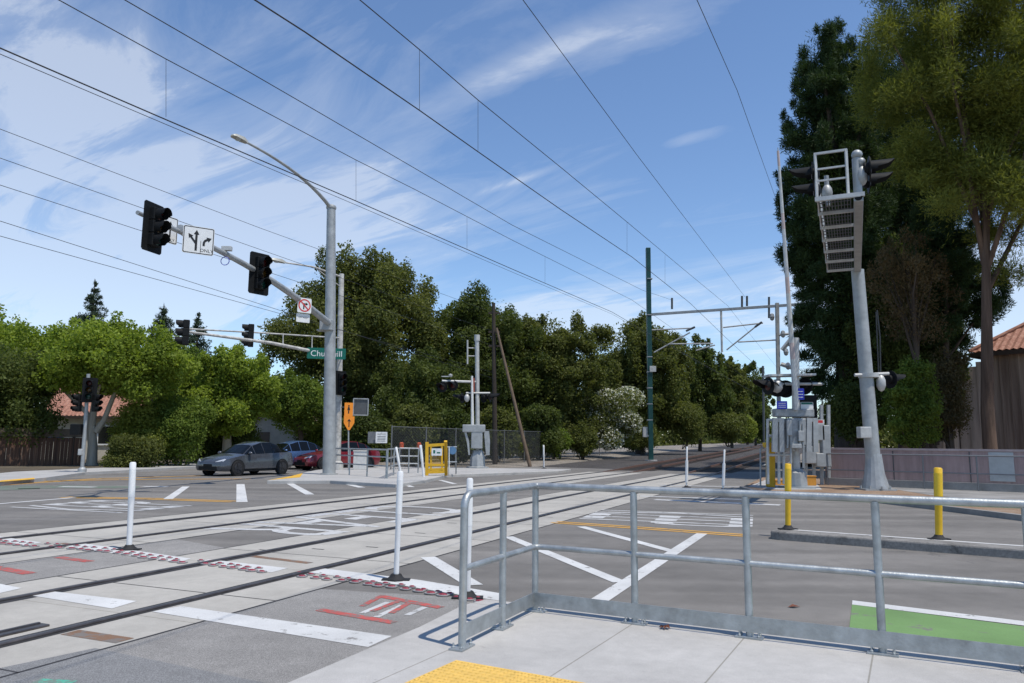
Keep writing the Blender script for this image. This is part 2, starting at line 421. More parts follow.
# track bed beyond the crossing
def bed(name, prof, m, s0, z_off=0.0, step=6.0, s1=420.0):
    b = MB(); ss = [s0 + i * step for i in range(int((s1 - s0) / step) + 1)]
    vs = [SP(s, p, rise(s) * kz + dz) for s in ss for (p, dz, kz) in prof]; kk = len(prof)
    fs = [(i * kk + j, (i + 1) * kk + j, (i + 1) * kk + j + 1, i * kk + j + 1) for i in range(len(ss) - 1) for j in range(kk - 1)]
    b.add(vs, fs); return structure(b.build(name, m, smooth=40))
bed("track_bed", [(2.6, -.12, 0), (3.6, -.10, 1), (8.5, -.07, 1), (17.6, -.10, 1), (18.4, -.14, 1)], M_BALLAST, S_END + .05)
bed("gravel_shoulder", [(17.9, -.115, 1), (18.6, -.05, 1), (20.5, .02, 1), (24, .0, .9), (60, -.02, 0)], M_SHOULDER, S_END + .02)
bed("right_shoulder", [(-30, -.02, 0), (.5, .0, .6), (2.2, -.04, 1), (3.2, -.13, 1)], M_SHOULDER, 60)

# ------------------------------------------------------------------ rails
for pc, nm in ((PA, "near"), (PB, "far")):
    tr = empty("railway_track", "nearer railway track set in the concrete crossing" if nm == "near" else "farther railway track set in the concrete crossing", "railway track", SP(S_END, pc), "railway tracks")
    for sd in (-1, 1):
        p = pc + sd * HG
        m = MB(); ss = [-20, 0, 10, 20, 30, S_END] + [S_END + 8 * i for i in range(1, 40)]
        sec = [(-.036, -.10), (.036, -.10), (.036, .016), (.024, .024), (-.024, .024), (-.036, .016)]
        def lift(s): return rise(s) + (min(1, max(0, (s - S_END) / 4)) * .06)
        vs = [SP(s, p + a, lift(s) + z) for s in ss for a, z in sec]
        fs = [(i * 6 + j, i * 6 + (j + 1) % 6, (i + 1) * 6 + (j + 1) % 6, (i + 1) * 6 + j) for i in range(len(ss) - 1) for j in range(6)]
        mi = [0 if j == 3 else (1 if ss[i] >= S_END else 0) for i in range(len(ss) - 1) for j in range(6)]
        m.add(vs, fs); m.mi = mi
        m.build("rail", [M_RAIL, M_RAILRUST], tr)
        f = MB(); q = p - sd * .036
        f.sheet(strip(-20, S_END, q, q - sd * .085, .0045)); f.sheet(strip(-20, S_END, p + sd * .036, p + sd * .075, .0045))
        f.build("flangeway", M_FLANGE, tr)
    for i in range(100):
        s = S_END + .5 + i * .62
        MB().beam(SP(s, pc - 1.3, rise(s) - .09), SP(s, pc + 1.3, rise(s) - .09), .23, .10).build("sleeper", M_TIE, tr)
# check rail end lying inside the nearest rail
a = G(0, 632.5, .03); b2 = G(46, 622, .03)
dirn = (b2 - a).normalized(); sa = a.dot(U); sb = b2.dot(U); pp = b2.dot(N)
gr = MB(); gr.beam(SP(-10, pp, -.01), SP(sb, pp, -.01), .10, .06); gr.beam(SP(-10, pp + .045, .022), SP(sb - .02, pp + .045, .022), .03, .02)
tag(gr.build("check_rail", M_RAIL, loc=SP(sb, pp), bevel=.006), "short bar of check rail ending inside the nearest rail", "check rail")

# ------------------------------------------------------------------ markings
MZ = .005
def mark(name, polys, m, z=MZ):
    b = MB()
    for pl in polys: b.sheet([G(x, y, z) for x, y in pl], z)
    return structure(b.build(name, m))
def stroke(x0, y0, x1, y1, w, z=MZ):
    a, b = G(x0, y0, z), G(x1, y1, z); t = (b - a).normalized(); n = Vector((-t.y, t.x, 0)) * w / 2
    return [a - n, b - n, b + n, a + n]
def strokes(name, lst, m, z=MZ):
    b = MB()
    for k, (x0, y0, x1, y1, w) in enumerate(lst): b.sheet(stroke(x0, y0, x1, y1, w, z + k * .0002), z + k * .0002)
    return structure(b.build(name, m))
mark("stop_line_marking", [[(-40, 582), (-40, 576), (22, 588), (0, 593)], [(25, 594.5), (53, 591.3), (137, 601), (112, 608.5)], [(152, 611.5), (181, 606), (392, 636), (368, 647)]], WHITE)
mark("edge_line_marking", [[(-30, 537), (-30, 533), (0, 536.5), (42, 542.3), (26, 545.5), (0, 540.5)], [(62, 545.7), (80, 542.8), (191, 558.5), (178, 562.5)], [(199, 561.5), (209, 559.3), (288, 568), (271, 572.5)],
     [(306, 571.8), (325, 568.5), (420, 580), (505, 594), (499, 600.5), (470, 596.5), (400, 585)]], WHITE)
strokes("hatch_marking", [(508, 536.5, 620, 582, .17), (702, 533.5, 598, 601, .18), (581, 526.5, 672, 551, .17), (428, 557, 474, 585, .2), (186, 486.5, 168, 499, .22), (240.5, 484, 242, 502, .26), (290, 483.5, 310, 494.5, .25), (343, 483, 362, 487.5, .25), (-10, 504.5, 74, 497.6, .17), (398, 482, 412, 487, .2), (440, 480, 455, 484, .2)], WHITE)
def double(name, pts, gap, w, m):
    b = MB()
    for sd in (-1, 1):
        for (x0, y0), (x1, y1) in zip(pts[:-1], pts[1:]):
            a, c = G(x0, y0, MZ), G(x1, y1, MZ); t = (c - a).normalized(); n = Vector((-t.y, t.x, 0))
            o = n * sd * gap / 2
            b.sheet([a + o - n * w / 2, c + o - n * w / 2, c + o + n * w / 2, a + o + n * w / 2], MZ)
    return structure(b.build(name, m))
double("centre_line_marking", [(554, 522), (650, 528.5), (747, 535.5)], .24, .12, ORANGE)
double("centre_line_marking", [(64, 497.2), (150, 498.6), (235, 501.5)], .30, .15, ORANGE)
double("centre_line_marking", [(-40, 487.5), (45, 482.0), (100, 478.5), (205, 475.6)], .32, .16, ORANGE)
double("centre_line_marking", [(45, 481.2), (120, 479.6), (232, 478.8), (250, 479.0)], .30, .16, ORANGE)
strokes("bike_crossing_marking", [(18, 488.8, 40, 488.3, .3), (60, 486.6, 95, 487, .35), (143, 486.4, 168, 486.6, .35)], WHITE2)
mark("green_crossing_marking", [[(-40, 492), (-30, 486), (60, 485.3), (140, 486.2), (139, 488), (60, 488)]], paint("faded_green_paint", (.13, .19, .13), 1.0, 4))
mark("bike_lane_marking", [[(852, 604.5), (1100, 636), (1100, 700), (848, 640)]], GREENP)
mark("bike_lane_line_marking", [[(852.5, 600.3), (1110, 631.5), (1110, 636), (852, 604.4)]], WHITE)
strokes("utility_marking", [(319, 609.5, 394, 622.5, .10), (381, 596, 441, 607.5, .10), (383, 595, 362, 606, .06), (412, 601, 391, 613, .06), (404, 599, 372, 611, .06)], REDP)
strokes("utility_marking", [(58, 557, 90, 561.5, .13), (-6, 567, 30, 573.5, .15)], REDP)
strokes("survey_marking", [(388, 602, 362, 613, .06), (402, 605, 376, 617, .06), (425, 607, 407, 615, .06)], WHITE2)
strokes("survey_marking", [(36, 681, 72, 683, .10)], TEALP)

def road_text(name, body, c, ang, w, h, m, z=MZ, vdir=None):
    "letters painted on the road: w the width of the word, h the length of the letters"
    vs, fs = text_geo(body); xs = [v[0] for v in vs]; ys = [v[1] for v in vs]
    x0, x1, y0, y1 = min(xs), max(xs), min(ys), max(ys); ca, sa = math.cos(ang), math.sin(ang); vx, vy = vdir or (-sa, ca)
    b = MB(); out = []
    for x, y in vs:
        a = ((x - x0) / (x1 - x0) - .5) * w; d = ((y - y0) / (y1 - y0) - .5) * h
        out.append((c.x + a * ca + d * vx, c.y + a * sa + d * vy, z))
    b.add(out, fs); return structure(b.build(name, m))
# words face drivers heading left: letters run away from the camera's side of the road
rd = Vector((math.cos(ROADDIR), math.sin(ROADDIR), 0))
road_text("keep_marking", "KEEP", G(668, 517.8, MZ), math.radians(-108.0), 2.7, 3.3, WHITE2)
road_text("clear_marking", "CLEAR", SP(12.7, 8.65, MZ), math.radians(67 + 180), 5.8, 2.5, WHITE2, vdir=(.88, -.47))
road_text("keep_marking", "KEEP", G(110, 505.7, MZ), math.radians(70.0), 2.4, 3.2, WHITE2)
strokes("stop_bar_marking", [(655, 499.5, 780, 505, .4), (640, 496, 745, 499.5, .3)], WHITE2)
strokes("stop_bar_marking", [(660, 485.2, 770, 487.5, .35)], WHITE2)

# ------------------------------------------------------------------ median
mz = .13
m0 = G(771, 529.5, mz)
md = (G(1024, 547.5, mz) - m0).normalized(); mn = Vector((-md.y, md.x, 0))
W2 = .24
o = [m0 + md * 12 + mn * W2, m0 + md * .2 + mn * W2, m0 + mn * (W2 * .7) + md * .04, m0, m0 - mn * (W2 * .7) + md * .04, m0 + md * .2 - mn * W2, m0 + md * 12 - mn * W2]
def median_mat():
    m, nd, lk, b = nodes_of("stained_median_concrete")
    g = nd.new("ShaderNodeTexCoord").outputs["Object"]
    c = ramp(nd, lk, noise_node(nd, lk, g, 1.6, 8, .75, .4), [(.36, (.06, .058, .054)), (.46, (.20, .19, .175)), (.7, (.30, .285, .265))])
    c = mul(nd, lk, c, ramp(nd, lk, noise_node(nd, lk, g, 30, 5, .7), [(.3, .7), (.7, 1.2)]))
    lk.new(c, b.inputs["Base Color"]); b.inputs["Roughness"].default_value = .9; return m
structure(MB().prism([(p.x, p.y) for p in o], -.1, mz).build("median_kerb", median_mat(), bevel=.025))
structure(MB().sheet([m0 + md * .12 + mn * (W2 - .13), m0 + md * 12 + mn * (W2 - .13), m0 + md * 12 + mn * (W2 - .02), m0 + md * .12 + mn * (W2 - .02)], mz + .004).build("median_line_marking", WHITE))

# slots and seams let into the concrete
b = MB()
for x, y in ((265, 550), (318, 549), (505, 511), (452, 523), (590, 498), (548, 517), (420, 533), (372, 547)):
    a = G(x, y, .004); b.sheet([a - U * .02 + N * .10, a + U * .02 + N * .10, a + U * .02 - N * .10, a - U * .02 - N * .10], .004)
for s in (3.4, 5.84, 8.28, 10.72, 13.16, 15.6, 18.04, 20.48, 25.36, 30.24):
    for pc in (PA, PB):
        b.sheet([SP(s, pc - 1.5, .008), SP(s + .018, pc - 1.5, .008), SP(s + .018, pc + 1.5, .008), SP(s, pc + 1.5, .008)], .0035)
for pc in (PA, PB):
    for e in (-1.5, 1.5):
        b.sheet(strip(-20, S_END, pc + e - .015, pc + e + .015, .0035))
structure(b.build("pavement_seams", M_FLANGE))
b = MB()
for x0, y0, x1, y1, w in ((70, 632, 125, 640.5, .16), (252, 556, 310, 563, .12), (62, 543, 110, 549, .10)):
    b.sheet(stroke(x0, y0, x1, y1, w, .0042), .0042)
structure(b.build("rust_stains", paint("rust_stain", (.22, .13, .08), .9, 6)))
# ------------------------------------------------------------------ near guard rail
def v3(p, z): return Vector((p.x, p.y, z))
def guard_rail():
    L0 = G(462, 648, ZS); L1 = G(500, 627.5, ZS)
    t = empty("guard_rail", "galvanised pipe guard rail with kick plate along the near sidewalk edge", "guard rail", v3(C0, ZS))
    ld = (L0 - C0).normalized(); ll = (L0 - C0).length
    H, HM = 1.07, .545
    lp = [C0 + ld * ll, C0 + ld * (ll * .5)]; rp = [C0 + RD * (.905 * i) for i in range(0, 8)]
    for i, p in enumerate(lp + rp):
        d = ld if i < 2 else RD
        m = MB()
        m.tube([v3(p, ZS + .012), v3(p, ZS + (H - .09 if i == 0 else H - .02))], .0285, 14)
        post = m.build("post", M_STEEL, t, smooth=40)
        q = MB(); rm = Matrix.Rotation(math.atan2(d.y, d.x), 3, 'Z')
        q.box(v3(p, ZS + .007), (.20, .11, .014), rm)
        for a in (-.07, .07):
            for b in (-.032, .032):
                c = v3(p, ZS + .014) + rm @ Vector((a, b, 0))
                q.lathe([(.013, 0), (.013, .012), (.007, .013), (.007, .034)], 6, c)
        q.build("base_plate", M_STEEL, post, bevel=.002)
    def bendpath(z):
        return [v3(C0 + ld * (ll - .02), z), v3(C0 + ld * .06, z), v3(C0 + ld * .022 + RD * .01, z), v3(C0 + ld * .008 + RD * .03, z), v3(C0 + RD * .08, z), v3(C0 + RD * 6.4, z)]
    top = bendpath(ZS + H)
    a = C0 + ld * ll
    head = [v3(a, ZS + H - .10), v3(a - ld * .008, ZS + H - .06), v3(a - ld * .03, ZS + H - .025), v3(a - ld * .06, ZS + H - .006), v3(a - ld * .10, ZS + H)]
    MB().tube(head + top[1:], .029, 14).build("top_rail", M_STEEL, t, smooth=50)
    MB().tube(bendpath(ZS + HM), .024, 12).build("mid_rail", M_STEEL, t, smooth=50)
    off = Vector((-ld.y, ld.x, 0)) * .0
    k = MB()
    k.beam(v3(C0 + ld * (ll - .03), ZS + .105), v3(C0 + ld * .0, ZS + .105), .008, .11)
    k.beam(v3(C0 - RD * .0 - RO * .034, ZS + .105), v3(C0 + RD * 6.4 - RO * .034, ZS + .105), .008, .115)
    k.build("kick_plate", M_STEEL, t)
    for i in range(1, 7):
        MB().tube([v3(C0 + RD * (.905 * i) + RO * -.03, ZS + .165), v3(C0 + RD * (.905 * i) + RO * .01, ZS + .165)], .012, 8).build("plate_clip", M_STEEL, t)
guard_rail()
lf = MB(); c = G(665, 628.5, ZS + .004)
for i in range(7):
    an = i * .9; d = Vector((math.cos(an), math.sin(an), 0)); n = Vector((-d.y, d.x, 0))
    lf.add([c + d * .0 + Vector((0, 0, .004 * i)), c + d * .028 + n * .014 + Vector((0, 0, .018 + .003 * i)), c + d * .05 + Vector((0, 0, .008)), c + d * .028 - n * .014 + Vector((0, 0, .02))], [(0, 1, 2, 3)])
tag(lf.build("dry_leaf", M_LEAF, loc=c), "curled brown dry leaf lying on the near sidewalk against the guard rail", "leaf")
for px, py, lb in ((793, 607, "brown dry leaf lying on the grey road left of the green lane"),):
    c = G(px, py, .006); lf = MB()
    lf.add([c + Vector(v) for v in ((-.05, 0, 0), (0, -.03, .012), (.07, .005, .004), (.01, .035, .02))], [(0, 1, 2, 3)])
    tag(lf.build("dry_leaf", M_LEAF, loc=c), lb, "leaf")

# ------------------------------------------------------------------ studs along the edge line
def stud():
    t = empty("lane_stud", "", "road stud", group="red and white studs along the white edge line", local=True)
    b = MB(); b.prism([(-.075, -.045), (-.03, -.07), (.03, -.07), (.075, -.045), (.075, .045), (.03, .07), (-.03, .07), (-.075, .045)], 0, .016); b.build("base", mat("stud_white", (.30, .285, .28), .6, 0, .35, 30), t)
    r = MB(); r.lathe([(.062, .012), (.055, .026), (.035, .034), (.0, .036)], 10); o = r.build("reflector", mat("stud_red", (.25, .03, .05), .6, 0, .5, 25), t, smooth=50); o.scale = (1, .62, 1)
    return t
first = stud(); used = False
def lerp_px(pts, n):
    out = []; ds = [0]
    for a, b in zip(pts[:-1], pts[1:]): ds.append(ds[-1] + math.dist(a, b))
    for i in range(n):
        d = ds[-1] * i / max(1, n - 1)
        j = max(k for k in range(len(pts) - 1) if ds[k] <= d + 1e-9)
        f = (d - ds[j]) / (ds[j + 1] - ds[j]); out.append((pts[j][0] + (pts[j + 1][0] - pts[j][0]) * f, pts[j][1] + (pts[j + 1][1] - pts[j][1]) * f))
    return out
rows = [([(303, 576.5), (325, 579), (400, 588), (482, 602)], 15, "red and white stud before the near guard rail beside the white edge line"),
        ([(206, 564), (262, 572)], 7, "red and white stud between the rails of the nearer track"),
        ([(52, 547), (110, 552), (182, 563)], 15, "red and white stud around the base of the left white post"),
        ([(-20, 541), (0, 543.5), (34, 546.5)], 8, "red and white stud at the left between the rails of the farther track")]
for pts, n, lb in rows:
    for row in (0, 1):
        for x, y in lerp_px(pts, n):
            o = first if not used else copy_tree(first); used = True
            p = G(x, y - row * 3.6 + (.7 if row else 0), .006); o.location = p + Vector((random.uniform(-.02, .02), random.uniform(-.02, .02), 0)) + (N * .07 if row else Vector((0, 0, 0)))
            o.rotation_euler = (0, 0, math.radians(-20) + random.uniform(-.25, .25)); o["label"] = lb
            s = random.uniform(.70, .82) if row == 0 else random.uniform(.46, .58); o.scale = (s, s, .6)
for i, (x, y) in enumerate(lerp_px([(590, 486.5), (680, 489.5), (757, 492.5)], 20)):
    o = copy_tree(first); o.scale = (.7, .7, .6); o.location = G(x, y, .006); o.rotation_euler = (0, 0, .2); o["label"] = "red and white stud in the far row by the far white posts"

# ------------------------------------------------------------------ plastic posts
def delineator(base, top, m, label, group, wide=.045, sleeve=None, square=False, cat="delineator post"):
    t = empty("delineator_post", label, cat, base, group)
    b = Vector(base)
    f = MB(); f.lathe([(.11, 0), (.105, .02), (.075, .04), (.055, .07), (.05, .07)], 8, b); f.box(b + Vector((0, 0, .010)), (.30, .11, .018)); f.build("rubber_base", M_RUBBER, t, smooth=30)
    ax = (Vector(top) - b)
    p = MB(); a0 = b + ax * .035
    p.tube([a0, b + ax * .10, b + ax * .5, b + ax * .54, b + ax * .985, b + ax], [wide * .86, wide * .86, wide * .88, wide, wide, wide * .7], 12)
    p.build("post", m, t, smooth=50)
    if sleeve:
        q = MB(); q.tube([b + ax * sleeve[0], b + ax * sleeve[1]], wide * 1.6, 12); q.build("sleeve", M_WPOST, t, smooth=50)
    else:
        q = MB(); q.tube([b + ax * .60, b + ax * .92], wide * 1.04, 12); q.build("reflective_band", mat("reflective_film_white", (.80, .80, .78), .3, 0, .05, 40) if m is M_WPOST else mat("reflective_film_yellow", (.80, .52, .03), .3, 0, .05, 40), t, smooth=50)
    return t
def dpost(bx, by, tx, ty, m, label, group, z=0.0, **k):
    b = G(bx, by, z); top = P(tx, ty, b.y); return delineator(b, top, m, label, group, **k)
WG, YG = "white posts at the crossing", "yellow posts on the median"
dpost(129, 550, 133, 462, M_WPOST, "leaning white plastic post standing alone on the far track's edge line at left", WG, wide=.042)
dpost(396, 580.5, 400.5, 471, M_WPOST, "tall white plastic post beside the red studs, left of the guard rail", WG, wide=.034)
dpost(467.5, 598.5, 470, 478, M_WPOST, "white plastic post standing just behind the guard rail's end post", WG, wide=.032)
dpost(402, 481, 396, 447, M_WPOST, "thin white post tilted left on the island edge, partly behind a nearer post", WG, z=.0, wide=.05)
dpost(424, 480, 420.5, 445, M_WPOST, "thin white post just left of the yellow gate", WG, wide=.055)
dpost(544, 468.5, 543.6, 445, M_WPOST, "white post alone on the pale concrete between the two tracks", WG, wide=.05)
dpost(686.5, 487.5, 687, 446.5, M_WPOST, "white post with wide sleeve, left one of the far pair before the ballast", WG, wide=.032, sleeve=(.12, .66))
dpost(723, 490.5, 724.5, 449.5, M_WPOST, "white post with wide sleeve, right one of the far pair nearest the yellow gate post", WG, wide=.032, sleeve=(.12, .66))
dpost(788, 529.5, 788, 463.5, M_YPOST, "yellow post at the nose of the median kerb", YG, z=mz, wide=.052)
dpost(939, 539.5, 938, 467.5, M_YPOST, "yellow post along the median kerb in front of the pink wall", YG, z=mz, wide=.058)

# ------------------------------------------------------------------ traffic signal heads
def facing(fx, fy): return math.atan2(fx, -fy)
def head_proto(plate):
    t = empty("traffic_light", "", "traffic light", local=True)
    b = MB()
    for k in (-1, 0, 1): b.box((0, .02, k * .345), (.34, .24, .335))
    b.build("housing", M_BLACK, t, bevel=.02)
    if plate:
        p = MB(); w, h, r = .36, .66, .05
        o = [(-w, -h + r), (-w + r, -h), (w - r, -h), (w, -h + r), (w, h - r), (w - r, h), (-w + r, h), (-w, h - r)]
        p.M = Matrix.Rotation(R(90), 4, 'X'); p.prism(o, -.075, -.055); p.build("backplate", M_BLACK, t)
    for k, lm in ((1, M_LENS_R), (0, M_LENS_A), (-1, M_LENS_G)):
        z = k * .345; vs = []; fs = []; n = 15; rr = .155
        for i in range(n + 1):
            an = R(-62) + R(304) * i / n
            c, s_ = math.cos(an), math.sin(an); ln = -.38 + .10 * (s_ < -.2)
            for yy, q in ((-.10, rr), (ln, rr * 1.03), (ln, rr * .97), (-.10, rr * .94)): vs.append((q * c, yy, z + q * s_))
        for i in range(n):
            for j in range(4): fs.append((i * 4 + j, i * 4 + (j + 1) % 4, (i + 1) * 4 + (j + 1) % 4, (i + 1) * 4 + j))
        MB().add(vs, fs).build("visor", M_BLACK, t, smooth=40)
        MB().lathe([(.14, 0), (.12, .018), (.06, .032), (.0, .036)], 14, (0, -.10, z), (0, -1, 0)).build("lens", lm, t, smooth=60)
    return t
_heads = {}
def signal_head(loc, f, label, plate=True, sc=1.0, group="three-lens traffic lights"):
    o = _heads.get(plate)
    if o is None: o = _heads[plate] = head_proto(plate)
    elif True: o = copy_tree(o)
    o.location = loc; o.rotation_euler = (0, 0, facing(*f)); o.scale = (sc,) * 3; o["label"] = label; o["group"] = group
    return o

# ------------------------------------------------------------------ near signal pole with long mast arm
def cobra(t, tip, d, m):
    "luminaire head at the end of an arm"
    d = Vector(d).normalized(); b = MB()
    rm = Vector((d.x, d.y, d.z)).to_track_quat('X', 'Z').to_matrix().to_4x4()
    b.M = Matrix.Translation(tip) @ rm
    b.add([(0, -.06, -.05), (0, .06, -.05), (0, .05, .05), (0, -.05, .05), (.25, -.15, -.05), (.25, .15, -.05), (.25, .11, .10), (.25, -.11, .10), (.68, -.15, -.05), (.68, .15, -.05), (.66, .10, .06), (.66, -.10, .06), (.78, -.08, -.04), (.78, .08, -.04), (.76, .05, .02), (.76, -.05, .02)],
          [(0, 1, 2, 3)] + [(i + j, i + (j + 1) % 4, i + 4 + (j + 1) % 4, i + 4 + j) for i in (0, 4, 8) for j in range(4)] + [(12, 15, 14, 13)])
    b.build("lamp_head", m, t, smooth=35)
    g = MB(b.M); g.lathe([(.13, 0), (.10, -.05), (.0, -.07)], 12, (.46, 0, -.05)); g.build("lamp_glass", mat("lamp_glass_grey", (.35, .36, .35), .2, 0, 0), t, smooth=60)

PB1 = G(329, 474.5, IZ); ptop = P(331.2, 209, PB1.y)
sp1 = empty("signal_pole", "tall grey steel pole on the island with a long mast arm and curved street lamp", "signal pole", PB1)
m = MB(); m.tube([PB1 + Vector((0, 0, .02)), ptop], [.27, .19], 18); m.lathe([(.36, 0), (.36, .05), (.28, .06)], 16, PB1); m.lathe([(.21, 0), (.23, .06), (.20, .14), (.08, .2)], 14, ptop); m.build("pole", M_GALV, sp1, smooth=40)
aroot = P(331, 325, PB1.y); aend = P(137.5, 212.5, PB1.y - 13.7)
def arm_pt(f):
    p = aroot.lerp(aend, f); p.z += .35 * math.sin(math.pi * min(1, f * 1.0)) ; return p
def arm_at_px(px):
    best = min(range(401), key=lambda i: abs((lambda q: CX + FPX * q.x / q.y * 1.0)(arm_pt(i / 400)) - px - 0))
    return best / 400
m = MB(); m.tube([arm_pt(i / 12) for i in range(13)], [.15 - .095 * i / 12 for i in range(13)], 12); m.build("mast_arm", M_GALV, sp1, smooth=40)
m = MB(); m.box(aroot + Vector((-.12, -.1, -.05)), (.55, .62, .45)); m.box(aroot + Vector((-.3, -.1, -.26)), (.5, .3, .06)); m.build("arm_bracket", M_GALV, sp1, bevel=.02)
lend = P(247, 142.5, PB1.y - 5.0); lmid = []
for i in range(11):
    f = i / 10; q = ptop.lerp(lend, f ** 1.12); q.z = ptop.z + (lend.z - ptop.z) * (1 - (1 - f) ** 2.3); lmid.append(q)
MB().tube(lmid, [.085 - .04 * i / 10 for i in range(11)], 10).build("lamp_arm", M_GALV, sp1, smooth=50)
cobra(sp1, lend, (lend - lmid[-2]) * 1.0, mat("lamp_housing", (.42, .42, .38), .5, .1, .05))
F1 = (.965, -.262)
f1 = arm_at_px(158); c1 = P(155, 227.5, aend.y - .15)
signal_head(c1, F1, "black traffic light with wide backplate at the tip of the long mast arm", True, .95)
f2 = arm_at_px(262); c2 = P(260.5, 273.5, arm_pt(f2).y - 1.0)
signal_head(c2, (.80, -.60), "black traffic light midway along the long mast arm, right of the arrow sign", True, 1.08)
m = MB(); m.beam(c1, arm_pt(f1), .06, .06); m.build("head_clamp", M_GALV, sp1)
m = MB(); m.beam(c2, arm_pt(f2), .06, .06); m.build("head_clamp", M_GALV, sp1)
fc = arm_at_px(217); m = MB(); q = arm_pt(fc)
m.box(q + Vector((.05, 0, .16)), (.3, .16, .14)); m.tube([q, q + Vector((0, 0, .18))], .03, 8); m.build("detector_camera", M_ALU, sp1, bevel=.02)
fq = arm_at_px(176); m = MB(); q = arm_pt(fq); m.tube([q + Vector((0, -.4, .06)), q + Vector((0, .5, -.02))], .12, 12); m.build("arm_sleeve", M_GALV, sp1, smooth=40)
q = arm_pt(arm_at_px(216)); m = MB(); m.tube([q + Vector((.05 + .13 * math.sin(a), 0, -.25 + .13 * math.cos(a))) for a in [i * .55 for i in range(13)]], .012, 6); m.build("cable_loop", M_SIGNB, sp1, smooth=60)

def panel(m, w, h, th=.012, r=.05, mi=0, border=None):
    "rounded sign blank in the local xz plane, facing -y"
    def rr(w, h, r):
        o = []
        for cx_, cz_, a0 in ((w / 2 - r, h / 2 - r, 0), (-w / 2 + r, h / 2 - r, 90), (-w / 2 + r, -h / 2 + r, 180), (w / 2 - r, -h / 2 + r, 270)):
            for k in range(4):
                a = R(a0 + 30 * k); o.append((cx_ + r * math.cos(a), cz_ + r * math.sin(a)))
        return o
    o = rr(w, h, r); k = len(o)
    vs = [(x, -th / 2, z) for x, z in o] + [(x, th / 2, z) for x, z in o]
    m.add(vs, [tuple(range(k - 1, -1, -1)), tuple(range(k, 2 * k))] + [(i, (i + 1) % k, k + (i + 1) % k, k + i) for i in range(k)], mi)
    if border is not None:
        a = rr(w - .03, h - .03, r * .8); b = rr(w - .075, h - .075, r * .6); k = len(a)
        m.add([(x, -th / 2 - .002, z) for x, z in a] + [(x, -th / 2 - .002, z) for x, z in b], [(i, k + i, k + (i + 1) % k, (i + 1) % k) for i in range(k)], border)
def ink(m, polys, mi, th=.012, d=.003):
    for pl in polys:
        k = len(pl); A = sum(pl[i][0] * pl[(i + 1) % k][1] - pl[(i + 1) % k][0] * pl[i][1] for i in range(k))
        pl = pl if A > 0 else pl[::-1]
        m.add([(x, -th / 2 - d, z) for x, z in pl], [tuple(range(k))], mi)
def lettering(m, body, size, cx_, cz_, mi, th=.012, d=.003, sx=1.0):
    vs, fs = text_geo(body, size); m.add([(x * sx + cx_, -th / 2 - d, y + cz_) for x, y in vs], fs, mi)
def arrow(x0, z0, x1, z1, w, hw, hl):
    d = Vector((x1 - x0, z1 - z0)); L = d.length; d /= L; n = Vector((-d.y, d.x)); b = Vector((x1, z1)) - d * hl; a = Vector((x0, z0)); e = Vector((x1, z1))
    return [[tuple(a - n * w / 2), tuple(b - n * w / 2), tuple(b + n * w / 2), tuple(a + n * w / 2)], [tuple(b - n * hw), tuple(e), tuple(b + n * hw)]]
def SM(loc, f): return Matrix.Translation(loc) @ Matrix.Rotation(facing(*f), 4, 'Z')
# lane-use sign
ys = arm_pt(arm_at_px(184)).y; sc = P(198.5, 240.5, ys - .75)
m = MB(SM(sc, (.55, -.84))); panel(m, .82, .78, border=1)
ink(m, arrow(-.06, -.30, -.06, .29, .06, .075, .13), 1)
ink(m, arrow(-.06, -.10, -.27, .17, .055, .07, .12), 1, d=.0045)
arc = [(.14, -.14), (.14, -.06), (.155, -.005), (.195, .03)]
for a_, b_ in zip(arc[:-1], arc[1:]): ink(m, arrow(a_[0], a_[1], b_[0] , b_[1] , .06, 0.0, 0.0)[:1], 1)
ink(m, arrow(.185, .025, .34, .10, .06, .075, .12), 1, d=.005)
ink(m, [[(.055, -.37), (.068, -.37), (.068, .0), (.055, .0)]], 1)
lettering(m, "ONLY", .13, .225, -.27, 1)
tag(m.build("lane_sign", [M_SIGNW, M_SIGNK], loc=sc), "white lane sign with branching arrow and right turn ONLY arrow on the long mast arm", "sign")
sc = P(170, 230, arm_pt(arm_at_px(170)).y + .1)
m = MB(SM(sc, (.9, -.43))); panel(m, .5, .76, border=1); ink(m, arrow(.0, -.2, .0, .25, .05, .07, .12), 1); lettering(m, "ONLY", .12, 0, -.28, 1)
tag(m.build("lane_sign", [M_SIGNW, M_SIGNK], loc=sc), "narrow white lane sign mostly hidden behind the traffic light at the arm tip", "sign")
# no right turn sign
ys = arm_pt(arm_at_px(297)).y; sc = P(304.5, 305.5, ys - .2)
m = MB(SM(sc, (.62, -.78))); panel(m, .56, .58, border=None)
ring = [(math.cos(a) , math.sin(a)) for a in [2 * math.pi * i / 28 for i in range(28)]]
m.add([(x * .25, -.009, z * .25) for x, z in ring] + [(x * .20, -.009, z * .20) for x, z in ring], [(i, 28 + i, 28 + (i + 1) % 28, (i + 1) % 28) for i in range(28)], 1)
ink(m, arrow(-.03, -.15, -.03, .06, .05, 0, 0)[:1], 2); ink(m, arrow(-.05, .06, .14, .06, .05, .06, .09), 2, d=.0045)
ink(m, arrow(-.15, .15, .15, -.15, .05, 0, 0)[:1], 1, d=.006)
tag(m.build("turn_sign", [M_SIGNW, M_SIGNR, M_SIGNK], loc=sc), "square white no right turn sign with red ring near the root of the mast arm", "sign")
sc = P(303, 318, ys - .15)
m = MB(SM(sc, (.62, -.78))); panel(m, .54, .34, r=.03); lettering(m, "ON RED", .10, 0, .02, 1)
tag(m.build("plate_sign", [M_SIGNW, M_SIGNK], loc=sc), "small white plate hanging under the no right turn sign", "sign")

